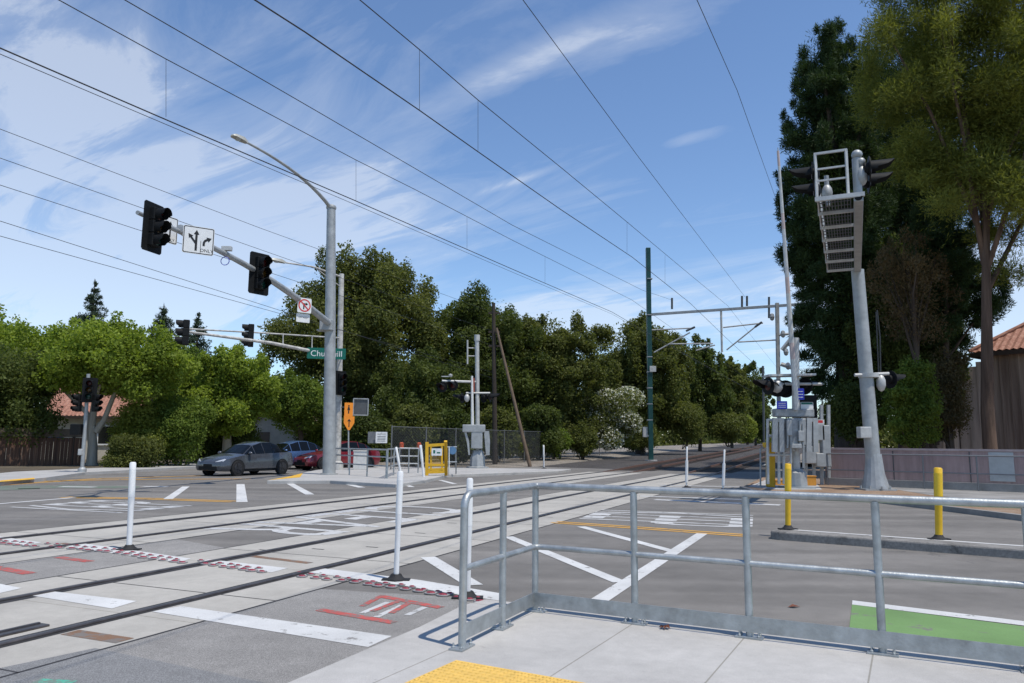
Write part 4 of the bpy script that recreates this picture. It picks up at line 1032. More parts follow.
for k in range(7):
    p = ra + wd * (1.55 * k); MB().tube([p - Vector((0, 0, .05)), p + Vector((0, 0, 1.12))], .025, 8).build("post", mat("dull_grey_rail", (.20, .205, .21), .5, .4, .1), rl)
MB().tube([ra + Vector((0, 0, 1.12)), ra + wd * 12 + Vector((0, 0, 1.12))], .025, 8).build("top_rail", mat("dull_grey_rail", (.20, .205, .21), .5, .4, .1), rl)
MB().tube([ra + Vector((0, 0, .55)), ra + wd * 12 + Vector((0, 0, .55))], .022, 8).build("mid_rail", mat("dull_grey_rail", (.20, .205, .21), .5, .4, .1), rl)

# ------------------------------------------------------------------ catenary gantry
SG = 59.5
def cp(x, y): return on_plane_s(x, y, SG)
gpz = rise(SG)
gbase = SP(SG, cp(650, 400).dot(N), gpz - .05)
gan = empty("catenary_gantry", "dark green catenary pole with a long grey beam reaching over both tracks", "catenary mast", gbase)
M_GREEN = mat("dark_green_paint", (.012, .065, .062), .45, .1, .2, 2)
m = MB(); m.lathe([(.5, -.9), (.5, .02)], 14, gbase + Vector((0, 0, .02))); m.build("footing", M_FWALK, gan)
ptp = cp(648, 248); m = MB(); m.beam(gbase, Vector((ptp.x, ptp.y, ptp.z)), .36, .36); m.build("pole", M_GREEN, gan, bevel=.02)
for y in (279, 315, 357, 372, 388, 404, 420, 436):
    MB().box(cp(649.5, y), (.42, .42, .07)).build("band", M_GALV, gan)
m = MB(); m.beam(cp(651, 314.5), cp(820, 303), .17, .19); m.build("beam", M_GALV, gan)
def crod(n_, x0, y0, x1, y1, r=.055, mt=None): MB().tube([cp(x0, y0), cp(x1, y1)], r, 8).build(n_, mt or M_ALU, gan)
crod("drop_post", 721, 309, 722, 352, .085)
for a_ in ((652, 330, 693, 328), (654, 352.5, 690, 332.5), (670, 344, 713, 343.5), (696, 350.5, 715, 345), (723, 327.5, 763, 323), (726.5, 350, 757, 325.5), (738, 342, 776, 340)): crod("cantilever_tube", *a_)
for a_ in ((672, 309, 672, 298), (742, 307, 742, 296), (747, 306, 747, 296), (803, 304, 803, 271), (686, 331, 695, 327), (755, 327, 762, 322), (769, 318, 769, 297)): crod("insulator", *a_, r=.085, mt=M_DKGREY)
sm = cp(777.5, 400); smb = Vector((sm.x, sm.y, gpz)); m = MB(); m.beam(smb, cp(777, 303), .24, .24); m.build("beam_post", M_GALV, gan)
crod("post_bracket", 779, 335, 796, 333, .10); crod("post_bracket", 782, 350, 795, 334, .16, M_ALU); crod("post_bracket", 781, 364, 793, 368, .16)
for x, y in ((783, 334), (790, 343), (786, 352), (788, 366), (772, 317)):
    MB().ball(cp(x, y), .2, 8, (1, 1, 1.5)).build("fitting", M_GALV, gan)
MB().box(cp(652.5, 369), (.5, .4, .45)).build("junction_box", M_ALU, gan)
MB().box(cp(645, 432), (.35, .4, .8)).build("junction_box", M_ALU, gan)
for px, lb in ((401, "orange marker tube left of a pair, standing behind the island railing"), (418.5, "orange marker tube right of a pair, standing behind the island railing")):
    c = G(px, 466, IZ); m = MB(); m.lathe([(.16, 0), (.14, .05), (.025, .07), (.025, 1.0)], 10, c); mat("orange_tube", (.62, .10, .03), .5); tag(m.build("marker_tube", M_DKGREY, loc=c, smooth=40), lb, "marker")
    MB().lathe([(.13, 0), (.13, .35), (.05, .4)], 10, c + Vector((0, 0, .98))).build("marker_head", MATS["orange_tube"], COL.objects[-1] if False else bpy.data.objects[[o.name for o in COL.objects if o.name.startswith("marker_tube")][-1]])
# farther masts
for px, ytop, s, lb in ((763, 366, 112, "thin dark catenary mast far along the track left of the right gate"), (822, 393, 150, "thin distant pole seen between the right gate and the pine trunk")):
    d = on_plane_s(px, 420, s); b_ = Vector((d.x, d.y, rise(s) - .1)); tt = on_plane_s(px, ytop, s)
    m = MB(); m.tube([b_, tt], .16 if s < 120 else .13, 8); m.beam(tt + Vector((0, 0, -1.8)), tt + Vector((1.4, 0, -2.2)), .06, .06)
    tag(m.build("catenary_mast", M_DKGREY, loc=b_), lb, "catenary mast")

# ------------------------------------------------------------------ overhead wires
def smooth_path(pts, n=10):
    out = []
    for i in range(len(pts) - 1):
        for k in range(n): out.append(pts[i].lerp(pts[i + 1], k / n))
    return out + [pts[-1]]
def wire(label, px, p, r, droppers=(), far=True, lower=None, group="overhead railway wires"):
    w3 = [on_plane_p(x, y, p) for x, y in px]
    d = (w3[1] - w3[0]); d /= d.dot(U); w3.insert(0, w3[0] - d * (w3[0].dot(U) + 12))
    if far:
        w3.append(w3[-1] + U * 14 + Vector((0, 0, .1))) ; w3.append(w3[-1] + U * 120 + Vector((0, 0, 1.6)))
    t = empty("overhead_wire", label, "wire", w3[0], group)
    MB().tube(w3, r, 6, caps=False).build("cable", M_WIRE, t)
    for (x, y0, y1) in droppers:
        MB().tube([on_plane_p(x, y0, p), on_plane_p(x, y1, p)], .004, 5).build("dropper", M_WIRE, t)
    return t
wire("contact wire over the nearer track, lowest of its pair with droppers", [(255, 0), (305, 32), (419, 110), (477, 151), (560, 209), (632, 257), (690, 303)], PA, .0105)
wire("upper carrier wire of the nearer track with thin droppers to the wire below", [(360, 0), (420, 50), (478, 100), (564, 170), (627, 222), (682, 268), (728, 306)], PA, .009, [(419.5, 50, 110), (478, 100, 151), (627, 222, 253), (665, 255, 283)])
wire("darkest contact wire over the farther track, entering at the left edge of the photo", [(0, 48), (161, 117.5), (356, 201), (512, 269), (612, 312)], PB, .0115)
wire("thin twin running just below the darkest left contact wire", [(0, 54), (356, 205), (512, 272), (612, 314)], PB + .25, .006)
wire("upper carrier wire of the farther track, with droppers down to the dark wire", [(59, 0), (166, 59), (356, 160), (415, 189.5), (512, 240), (632, 300)], PB, .0085, [(166, 59, 117), (356, 160, 200.5), (467, 217, 249), (545, 257, 283)])
wire("single feeder wire ending on the gantry beam just right of the green pole", [(125, 0), (320, 113), (512, 225), (642, 290), (672, 300)], 11.64, .010, far=False)
wire("thickest single wire falling from the top centre to the middle of the beam", [(523, 0), (637, 155), (745, 297)], 5.94, .010, far=False)
wire("rightmost thin wire dropping beside the tall gate arm to the end of the beam", [(697, 0), (737, 90), (777, 202), (803, 284)], 1.8, .007, far=False)
wire("thin utility wire, highest of those crossing behind the traffic lights", [(0, 129), (260, 228), (495, 313)], 20.5, .0085, far=False, group="utility wires")
wire("thin utility wire passing just under the arm tip traffic light", [(0, 158), (142, 208), (495, 332)], 20.5, .0085, far=False, group="utility wires")
wire("thin utility wire third from the top on the left", [(0, 185), (142, 231), (495, 346)], 20.5, .0085, far=False, group="utility wires")
wire("low thin utility wire, upper of the close pair on the left", [(0, 221), (260, 304), (495, 379)], 20.5, .0085, far=False, group="utility wires")
wire("low thin utility wire, lower of the close pair on the left", [(0, 236), (260, 308), (495, 373)], 20.7, .0085, far=False, group="utility wires")

# wooden utility pole with a leaning brace
wb_ = on_plane_s(495.5, 420, 45.2); q = P(495.5, 430, 50.0); wb_ = Vector((q.x, q.y, 0)); up = empty("utility_pole", "dark wooden utility pole with a slanting brace pole in front of the trees", "utility pole", wb_)
MB().tube([wb_, P(493.5, 303, 50)], [.18, .12], 10).build("pole", M_WOOD, up, smooth=50)
q2 = P(528, 430, 49); MB().tube([Vector((q2.x + .15, q2.y, 0)), P(496.5, 328, 49.8)], [.13, .08], 10).build("brace", mat("brown_brace_wood", (.16, .115, .08), .9, 0, .25, 4), up, smooth=50)
for y in (313, 332, 346): MB().beam(P(488.5, y, 50), P(500, y, 50), .10, .12).build("cross_arm", M_WOOD, up)
# ------------------------------------------------------------------ foliage
def leaf_mat(name, dark, light, trans=.35, patch=.5):
    m = bpy.data.materials.new(name); m.use_nodes = True; MATS[name] = m
    nt = m.node_tree; nd = nt.nodes; lk = nt.links; out = nd["Material Output"]; b = nd["Principled BSDF"]
    at = nd.new("ShaderNodeAttribute"); at.attribute_name = "leafvar"
    g = nd.new("ShaderNodeTexCoord").outputs["Object"]
    n = noise_node(nd, lk, g, patch, 4, .6)
    a = nd.new("ShaderNodeMath"); a.operation = 'MULTIPLY_ADD'; a.inputs[1].default_value = .42; lk.new(at.outputs["Fac"], a.inputs[0])
    s = nd.new("ShaderNodeMath"); s.operation = 'MULTIPLY_ADD'; s.inputs[1].default_value = 1.1; s.inputs[2].default_value = -.23; lk.new(n, s.inputs[0]); lk.new(s.outputs[0], a.inputs[2])
    c = ramp(nd, lk, a.outputs[0], [(.1, dark), (.85, light)])
    lk.new(c, b.inputs["Base Color"]); b.inputs["Roughness"].default_value = .55; b.inputs["Specular IOR Level"].default_value = .12
    tr = nd.new("ShaderNodeBsdfTranslucent"); lk.new(mul(nd, lk, c, (1.15, 1.2, .55)), tr.inputs["Color"])
    mx = nd.new("ShaderNodeMixShader"); mx.inputs[0].default_value = trans
    lk.new(b.outputs[0], mx.inputs[1]); lk.new(tr.outputs[0], mx.inputs[2]); lk.new(mx.outputs[0], out.inputs["Surface"])
    return m
L_DARK = leaf_mat("dark_oak_leaf", (.034, .054, .016), (.135, .165, .046), .42)
L_DARK2 = leaf_mat("olive_leaf", (.048, .066, .020), (.185, .20, .058), .42)
L_BRIGHT = leaf_mat("bright_street_tree_leaf", (.075, .12, .018), (.33, .41, .07), .5)
L_MID = leaf_mat("mid_green_leaf", (.055, .095, .018), (.22, .29, .06), .46)
L_YEL = leaf_mat("yellow_green_leaf", (.10, .13, .022), (.33, .37, .08), .45)
L_PINE = leaf_mat("dark_pine_needle", (.014, .034, .014), (.06, .095, .035), .24)
L_PINEY = leaf_mat("yellow_green_needle", (.055, .075, .016), (.25, .265, .06), .42)
L_FIR = leaf_mat("grey_fir_needle", (.022, .036, .026), (.07, .10, .06), .15)
L_FLOWER = leaf_mat("white_blossom", (.42, .43, .36), (.72, .72, .64), .25)
L_DRYG = leaf_mat("dull_reddish_leaf", (.04, .04, .02), (.15, .12, .06), .3)
L_DRY = leaf_mat("dry_brown_twig_leaf", (.05, .035, .018), (.16, .12, .06), .2)
M_BARK = mat("dark_bark", (.075, .058, .045), .95, 0, .35, 3, .6, 14, .2, True)
M_PBARK = mat("pale_bark", (.34, .30, .24), .9, 0, .35, 2.5, .5, 10, .2, True)
M_PINEBARK = mat("grey_brown_pine_bark", (.125, .085, .062), .95, 0, .45, 4, .9, 18, .2, True)
M_RBARK = mat("red_brown_bark", (.12, .078, .055), .95, 0, .35, 3, .7, 14, .2, True)

def leaf_mesh(name, clumps, n, L, W, seed, m, org, style='leaf', shell=.35, up=.25):
    rng = np.random.default_rng(seed)
    C = np.array([c[:3] for c in clumps]); Rr = np.array([c[3:6] for c in clumps])
    wgt = (Rr.prod(1)) ** (2 / 3) * np.array([c[6] if len(c) > 6 else 1.0 for c in clumps]); wgt /= wgt.sum()
    idx = rng.choice(len(clumps), n, p=wgt)
    d = rng.normal(size=(n, 3)); d /= np.linalg.norm(d, axis=1)[:, None]
    r = shell + (1 - shell) * rng.random(n) ** .6
    r *= 1 + .20 * rng.normal(size=n)
    lump = 1 + .16 * (np.sin(d[:, 0] * 7 + seed) + np.sin(d[:, 1] * 6 + 2 * seed) + np.sin(d[:, 2] * 8 + 3 * seed)) / 1.5
    r = np.minimum(r * lump, 1.0 + .22 * rng.random(n) ** 3)
    pos = C[idx] + d * r[:, None] * Rr[idx]
    if style == 'needle':
        t = d * .8 + rng.normal(size=(n, 3)) * .55 + np.array([0, 0, .25])
    else:
        t = rng.normal(size=(n, 3)) + d * .35 - np.array([0, 0, .25])
    t /= np.linalg.norm(t, axis=1)[:, None]
    nn = d * .55 + rng.normal(size=(n, 3)) * .75 + np.array([0, 0, up])
    b = np.cross(nn, t); b /= (np.linalg.norm(b, axis=1)[:, None] + 1e-9)
    sc = (.65 + .7 * rng.random(n))[:, None]
    l = L * sc; w = W * sc
    v = np.empty((n, 4, 3))
    v[:, 0] = pos - t * l * .5; v[:, 1] = pos + b * w * .5 - t * l * .05; v[:, 2] = pos + t * l * .5; v[:, 3] = pos - b * w * .5 - t * l * .05
    v = v.reshape(-1, 3) - np.array(org)
    me = bpy.data.meshes.new(name); me.vertices.add(n * 4); me.vertices.foreach_set("co", v.astype(np.float32).ravel())
    me.loops.add(n * 4); me.loops.foreach_set("vertex_index", np.arange(n * 4, dtype=np.int32))
    me.polygons.add(n); me.polygons.foreach_set("loop_start", np.arange(0, n * 4, 4, dtype=np.int32))
    a = me.attributes.new("leafvar", 'FLOAT', 'POINT')
    cv = rng.random(len(clumps))[idx]
    lv = np.clip(.35 * cv + .65 * rng.random(n), 0, 1)
    a.data.foreach_set("value", np.repeat(lv, 4).astype(np.float32))
    me.materials.append(m); me.update(calc_edges=True)
    return me

def envelope_clumps(rng, c, rx, ry, rz, n, cr, shape='round', squash=.8):
    out = []
    for i in range(n):
        for _ in range(60):
            d = rng.normal(size=3); d /= np.linalg.norm(d); r = rng.random() ** (1 / 2.6)
            q = d * r
            zf = (q[2] + 1) / 2
            if shape == 'cone':
                lim = 1.02 - zf
                if math.hypot(q[0], q[1]) > lim: continue
            if shape == 'dome' and q[2] < -.55: continue
            break
        k = cr * (.7 + .6 * rng.random())
        if shape == 'cone': k *= (1.25 - zf)
        out.append((c[0] + q[0] * rx * (1 - k * .55), c[1] + q[1] * ry * (1 - k * .55), c[2] + q[2] * rz * (1 - k * .45), k * rx * (.8 + .4 * rng.random()), k * rx * (.8 + .4 * rng.random()), k * rx * squash * (.7 + .4 * rng.random())))
    return out

def tree(name, label, cat, box, Y, base_px, m, bark, n_leaf, L, W, nc=16, cr=.36, shape='round', group=None, seed=1, style='leaf', depth=.85, trunk_r=.22, trunk_to=None, z0=0.0, extra=(), squash=.8, lean=None, shell=.35, limbs=7, fill=1.1, sprigs=34):
    "crown filling the photo's box (left, right, top, bottom) at distance Y"
    rng = np.random.default_rng(seed); rnd = random.Random(seed)
    x0, x1, yt, yb = box
    c = P((x0 + x1) / 2, (yt + yb) / 2, Y); rx = (x1 - x0) / 2 / FPX * Y * 1.05; rz = (P(x0, yt, Y).z - P(x0, yb, Y).z) / 2 * 1.05
    bx = P(base_px, 450, Y); base = Vector((bx.x, bx.y, z0))
    t = empty(name, label, cat, base, group)
    cl = envelope_clumps(rng, c, rx, rx * depth, rz, nc, cr, shape, squash)
    for i in range(sprigs):
        a = rng.normal(size=3); a[2] = abs(a[2]) * 1.1 - .35; a /= np.linalg.norm(a); k = (.06 + .09 * rng.random()) * rx
        f_ = .84 + .16 * rng.random(); cl.append((c.x + a[0] * rx * f_, c.y + a[1] * rx * depth * f_, c.z + a[2] * rz * f_, k, k, k * (1.2 + rng.random()), 1.0))
    fillc = (c.x, c.y, c.z, rx * .78, rx * depth * .78, rz * .80, fill)
    for (ex0, ex1, eyt, eyb, dy) in extra:
        cc = P((ex0 + ex1) / 2, (eyt + eyb) / 2, Y + dy); er = (ex1 - ex0) / 2 / FPX * (Y + dy); ez = (P(ex0, eyt, Y + dy).z - P(ex0, eyb, Y + dy).z) / 2
        cl += envelope_clumps(rng, cc, er, er * .8, ez, 5, .5, 'round', squash)
    tm = MB()
    top = Vector((c.x, c.y, c.z + rz * .45)) if trunk_to is None else P(trunk_to[0], trunk_to[1], Y)
    fork = base.lerp(top, .35)
    fork += Vector((rnd.uniform(-.2, .2), 0, 0))
    path = [base - Vector((0, 0, .1)), base + Vector((0, 0, .25)), base.lerp(fork, .5) + Vector((rnd.uniform(-.1, .1), rnd.uniform(-.1, .1), 0)), fork, fork.lerp(top, .5) + Vector((rnd.uniform(-.3, .3), rnd.uniform(-.3, .3), 0)), top]
    tm.tube(path, [trunk_r * 1.4, trunk_r * 1.08, trunk_r * .95, trunk_r * .82, trunk_r * .5, trunk_r * .15], 9)
    for i in range(min(limbs, len(cl))):
        q = Vector(cl[i][:3]); f = rnd.uniform(.25, .8); a = fork.lerp(top, f * .7)
        if q.z < a.z - .5: a = fork
        mid = a.lerp(q, .55) + Vector((rnd.uniform(-.3, .3), rnd.uniform(-.3, .3), rnd.uniform(0, .4)))
        tm.tube([a, mid, q], [trunk_r * .42, trunk_r * .26, trunk_r * .08], 6)
    tm.build("trunk", bark, t, smooth=60)
    q_ = 2.3 if style == "leaf" else 1.7
    z_ = .66 if style == "leaf" else .8
    me = leaf_mesh("crown", cl + ([fillc] if fill else []), int(n_leaf * q_), L * z_, W * z_, seed, m, base, style, shell)
    o = bpy.data.objects.new("crown", me); COL.objects.link(o); o.parent = t
    return t, cl
def shrub(name, label, cat, box, Y, m, n, L, W, nc=9, cr=.42, seed=1, group=None, flowers=0, depth=.7, z0=0.0, style='leaf'):
    rng = np.random.default_rng(seed); x0, x1, yt, yb = box
    c = P((x0 + x1) / 2, (yt + yb) / 2, Y); rx = (x1 - x0) / 2 / FPX * Y; rz = (P(x0, yt, Y).z - P(x0, yb, Y).z) / 2
    base = Vector((c.x, c.y, c.z - rz))
    cl = envelope_clumps(rng, c, rx, rx * depth, rz, nc, cr, 'round', .85)
    t = empty(name, label, cat, base, group)
    tm = MB(); rnd = random.Random(seed)
    for i in range(min(6, len(cl))):
        tm.tube([base + Vector((rnd.uniform(-.1, .1) * rx, 0, -.1)), Vector(cl[i][:3])], [.05, .015], 5)
    tm.build("stems", M_BARK, t)
    o = bpy.data.objects.new("foliage", leaf_mesh("foliage", cl + [(c.x, c.y, c.z, rx * .8, rx * depth * .8, rz * .85, 1.6)], int(n * 1.9), L * .72, W * .72, seed, m, base, style, .3)); COL.objects.link(o); o.parent = t
    if flowers:
        cf = [tuple(v * (1.05 if k > 2 else 1) for k, v in enumerate(q)) for q in cl[2:]]
        o = bpy.data.objects.new("blossom", leaf_mesh("blossom", cf, flowers, .17, .15, seed + 5, L_FLOWER, base, 'leaf', .85, .6)); COL.objects.link(o); o.parent = t
    return t


def fir(name, label, px, yt, yb, half, Y, n, seed, droop=.25):
    "pointed conifer: whorls of drooping branches that shorten towards the tip"
    rng = np.random.default_rng(seed); top = P(px, yt, Y); zb = P(px, yb, Y).z; R0 = half / FPX * Y; Hh = top.z - zb
    base = Vector((top.x, top.y, 0)); t = empty(name, label, "tree", base, TG)
    MB().tube([base, top], [.5, .04], 8).build("trunk", M_BARK, t)
    cl = []
    k = 0; zf = 0.0
    while zf < .97:
        Rr_ = R0 * (1 - zf) ** .85; nb = 6
        for j in range(nb):
            a = rng.random() * 6.28; ln = Rr_ * (.55 + .6 * rng.random())
            for q in (.35, .7, 1.0):
                cl.append((top.x + math.cos(a) * ln * q, top.y + math.sin(a) * ln * q, zb + Hh * zf - droop * ln * q + rng.normal() * .15, .30 * ln * (1.15 - q * .5) + .12, .30 * ln * (1.15 - q * .5) + .12, .16 * ln + .14))
        zf += .042 + .02 * rng.random()
    cl.append((top.x, top.y, top.z - .3, .12, .12, .5))
    o = bpy.data.objects.new("crown", leaf_mesh("crown", cl, n, .42, .10, seed, L_FIR, base, 'needle', .2)); COL.objects.link(o); o.parent = t

TG = "trees beyond the left kerb"; BG = "dark trees behind the fence"
# left street trees
tree("street_tree", "broad bright green tree at the far left edge above the brown fence", "tree", (-90, 68, 318, 420), 44, -6, L_BRIGHT, M_BARK, 28000, .27, .17, 40, .25, seed=11, group=TG, trunk_r=.25)
tree("shade_tree", "dark low tree hanging over the brown wooden fence at far left", "tree", (-70, 58, 352, 452), 39, -14, L_DARK, M_BARK, 17000, .24, .15, 16, .40, seed=12, group=TG)
t1, _ = tree("sycamore_tree", "bright green tree with a forked pale trunk behind the far left signal post", "tree", (48, 188, 327, 402), 40, 93, L_BRIGHT, M_PBARK, 24000, .26, .17, 44, .24, seed=13, group=TG, trunk_r=.25, trunk_to=(97, 352), z0=.1, squash=.75)
fk_ = MB(); q = t1.location; a_ = P(96, 432, 40)
fk_.tube([a_, P(104, 420, 40), P(118, 385, 40), P(123, 350, 40)], [.19, .14, .11, .05], 8); fk_.tube([P(94, 430, 40), P(86, 412, 40), P(66, 392, 40), P(45, 370, 40)], [.18, .13, .10, .05], 8)
fk_.build("limb", M_PBARK, t1, smooth=60)
tree("street_tree", "sunlit yellow-green tree with a pale leaning trunk behind the grey car", "tree", (186, 280, 350, 438), 46, 226, L_BRIGHT, M_PBARK, 26000, .26, .17, 42, .25, seed=14, group=TG, trunk_r=.30, trunk_to=(238, 385), z0=.1)
tree("street_tree", "smaller green tree between the bright tree and the tall grey pole", "tree", (262, 330, 372, 440), 55, 300, L_MID, M_BARK, 15000, .26, .17, 14, .38, seed=15, group=TG)
tree("street_tree", "mid green tree filling the gap right of the pale forked trunk", "tree", (128, 215, 350, 430), 56, 170, L_MID, M_BARK, 20000, .30, .19, 30, .28, seed=16, group=TG)
fir("fir_tree", "tall pointed grey-green conifer standing far behind the left trees", 95, 279, 385, 32, 95, 26000, 17)
fir("fir_tree", "small conifer tip showing above the trees left of the second mast arm", 164, 304, 378, 27, 95, 14000, 18, -.2)
fir("fir_tree", "dim conifer behind the leftmost light of the second mast arm", 199, 312, 388, 28, 100, 14000, 19)
shrub("shrub", "yellow-green rounded bush behind the pale forked trunk", "bush", (104, 172, 398, 470), 41, L_YEL, 15000, .17, .11, 11, .42, 21, "shrubs by the left pavement")
shrub("shrub", "dark green bush along the pavement between the pale trunk and the grey car", "bush", (104, 156, 434, 474), 38.5, L_DARK2, 10000, .16, .10, 9, .45, 22, "shrubs by the left pavement")
shrub("shrub", "tall mid green bush just left of the grey car", "bush", (140, 212, 392, 474), 41.5, L_MID, 18000, .18, .11, 12, .42, 23, "shrubs by the left pavement")
shrub("shrub", "dark bush filling the shade behind the grey car's windscreen", "bush", (188, 268, 405, 472), 48, L_DARK, 16000, .2, .13, 12, .42, 24, "shrubs by the left pavement")
shrub("shrub", "green bush growing beside the cream garage wall", "bush", (304, 338, 420, 455), 58, L_MID, 6000, .22, .14, 8, .45, 25, "shrubs by the left pavement")

# big dark trees behind the fence
tree("oak_tree", "huge dark olive tree rising directly behind the tall grey pole", "tree", (268, 442, 254, 446), 60, 372, L_DARK2, M_BARK, 70000, .34, .20, 84, .20, seed=31, group=BG, trunk_r=.5, depth=.7)
tree("oak_tree", "dark tree behind the left crossing gate, left of the wooden utility pole", "tree", (418, 548, 296, 452), 64, 476, L_DARK, M_BARK, 52000, .33, .20, 64, .22, seed=32, group=BG, trunk_r=.45)
tree("oak_tree", "dark tree right of the wooden utility pole with a dipping right shoulder", "tree", (500, 600, 312, 452), 66, 556, L_DARK2, M_BARK, 42000, .33, .20, 52, .23, seed=33, group=BG, trunk_r=.4)
tree("oak_tree", "rounded dark olive tree directly left of the green catenary pole", "tree", (584, 692, 316, 446), 78, 640, L_DARK2, M_BARK, 44000, .38, .23, 56, .23, seed=34, group=BG, trunk_r=.45, z0=.4, extra=((588, 612, 316, 345, 0),))
tree("oak_tree", "mid-size dark tree directly right of the green catenary pole", "tree", (668, 732, 338, 446), 92, 700, L_DARK, M_BARK, 26000, .42, .25, 36, .26, seed=35, group=BG, z0=.6)
tree("oak_tree", "farther olive tree along the track, third right of the green pole", "tree", (712, 752, 358, 446), 112, 732, L_DARK2, M_BARK, 16000, .5, .3, 18, .36, seed=36, group=BG, z0=.8)
tree("oak_tree", "farthest dark tree beside the track, left of the right crossing gate", "tree", (738, 772, 362, 446), 130, 756, L_DARK, M_BARK, 14000, .55, .33, 16, .38, seed=37, group=BG, z0=1.0)
tree("oak_tree", "low dark tree filling the shade between the huge tree and the gate mast", "tree", (372, 470, 352, 460), 56, 420, L_DARK, M_BARK, 22000, .28, .18, 20, .34, seed=38, group=BG)
shrub("flowering_shrub", "large bush covered in white blossom left of the green catenary pole", "bush", (578, 648, 384, 448), 66, L_DARK2, 12000, .22, .14, 14, .36, 41, "bushes by the track", 6500, z0=.3)
for i, (bx_, Y, m_, n_, lb) in enumerate((
    ((536, 572, 428, 459), 60, L_MID, 4500, "bright green leafy bush at the fence foot right of the brace pole"),
    ((564, 600, 418, 459), 61, L_DARK2, 4500, "green bush left of the white blossom, touching the gravel"),
    ((508, 545, 430, 462), 58, L_DARK2, 4000, "low dark bush at the foot of the slanting brace pole"),
    ((625, 662, 424, 452), 74, L_DARK2, 4500, "dull green bush tucked behind the green pole's foot"),
    ((656, 712, 398, 448), 78, L_DARK2, 9000, "wide olive bush right of the green catenary pole"),
    ((706, 748, 410, 446), 90, L_DARK2, 7000, "mid green bush farther along the gravel shoulder"),
    ((736, 758, 414, 444), 104, L_YEL, 4500, "small bright yellow-green bush far along the track"),
    ((752, 772, 404, 443), 115, L_DARK, 4500, "dark farthest bush beside the yellow gate post"))):
    shrub("shrub", lb, "bush", bx_, Y, m_, n_, .22 if Y < 80 else .34, .14 if Y < 80 else .2, 8, .45, 51 + i, "bushes by the track")

for i, (bx_, Y, m_, lb) in enumerate((
    ((336, 396, 404, 467), 46, L_DARK, "dark undergrowth bush behind the white notice on the fence"),
    ((384, 440, 400, 467), 47, L_DARK2, "dark undergrowth bush behind the fence left of the yellow gate"),
    ((428, 482, 404, 466), 49, L_DARK, "dark undergrowth bush behind the fence at the crossing gate"),
    ((470, 522, 402, 464), 54, L_DARK2, "dark undergrowth bush behind the wooden utility pole"),
    ((514, 566, 404, 460), 58, L_DARK, "dark undergrowth bush behind the slanting brace pole"),
    ((558, 606, 402, 456), 68, L_DARK2, "dark undergrowth bush left behind the white blossom"),
    ((600, 668, 408, 452), 84, L_DARK, "dark undergrowth bush behind the green catenary pole"))):
    shrub("shrub", lb, "bush", bx_, Y, m_, 11000, .25, .16, 10, .45, 81 + i, "undergrowth behind the fence")

# right-hand pines
PG = "pines on the right"
tree("pine_tree", "tall very dark pine with a ragged left edge beside the cantilever", "tree", (780, 892, 14, 430), 40, 849, L_PINE, M_BARK, 170000, .34, .05, 210, .19, seed=61, style='needle', group=PG, trunk_r=.75, depth=.9, trunk_to=(845, 120), limbs=14, fill=2.0, shell=.2, sprigs=70)
tree("pine_tree", "dark pine behind the cantilever arm, between the two tallest pines", "tree", (832, 985, 22, 352), 47, 905, L_PINE, M_BARK, 130000, .38, .058, 130, .22, seed=62, style='needle', group=PG, trunk_r=.4, limbs=12, trunk_to=(893, 120), fill=2.2, shell=.2, sprigs=60)
tree("pine_tree", "broad yellow-green pine filling the upper right corner", "tree", (858, 1150, -160, 272), 31, 990, L_PINEY, M_PINEBARK, 260000, .26, .038, 260, .15, seed=63, style='needle', group=PG, trunk_r=.27, trunk_to=(978, 100), limbs=12, depth=.6, fill=2.0, shell=.15, sprigs=90)
tree("pine_tree", "drooping lower boughs of a dark pine in front of the brown building's gable", "tree", (895, 1000, 205, 350), 36, 950, L_PINE, M_BARK, 40000, .30, .045, 60, .20, seed=66, style='needle', group=PG, trunk_r=.2, limbs=10, fill=.5, shell=.15)
tree("cypress_tree", "dark drooping tree between the cantilever pole and the brown building", "tree", (832, 962, 238, 436), 39, 935, L_DARK, M_BARK, 36000, .24, .12, 46, .24, seed=64, group=PG, trunk_r=.3, limbs=12)
shrub("shrub", "tall dark bush behind the pink wall between the cantilever pole and the board fence", "bush", (902, 962, 300, 442), 38, L_DARK, 22000, .2, .11, 22, .36, 75, "bushes behind the pink wall", z0=.1)
tree("bare_tree", "thin dry brown tree with sparse twigs behind the cantilever pole", "tree", (868, 952, 232, 350), 34, 928, L_DRY, M_BARK, 7000, .18, .05, 16, .32, seed=65, style='needle', group=PG, trunk_r=.18, limbs=14)
shrub("shrub", "mid green bush behind the pink wall right of the cantilever pole", "bush", (880, 944, 352, 456), 33, L_MID, 13000, .15, .09, 22, .30, 71, "bushes behind the pink wall", z0=.1)
shrub("shrub", "dark bush behind the pink wall left of the cantilever pole", "bush", (822, 884, 376, 446), 36, L_DARK, 12000, .18, .10, 11, .42, 72, "bushes behind the pink wall", z0=.1)
shrub("shrub", "dull reddish-brown bush growing against the tall board fence", "bush", (918, 976, 342, 446), 35, L_DRYG, 9000, .16, .08, 14, .36, 73, "bushes behind the pink wall", z0=.1)
shrub("shrub", "low dark shrub in the gap right of the right crossing gate", "bush", (812, 846, 400, 446), 60, L_DARK2, 7000, .22, .13, 9, .45, 74, "bushes behind the pink wall", z0=.1)
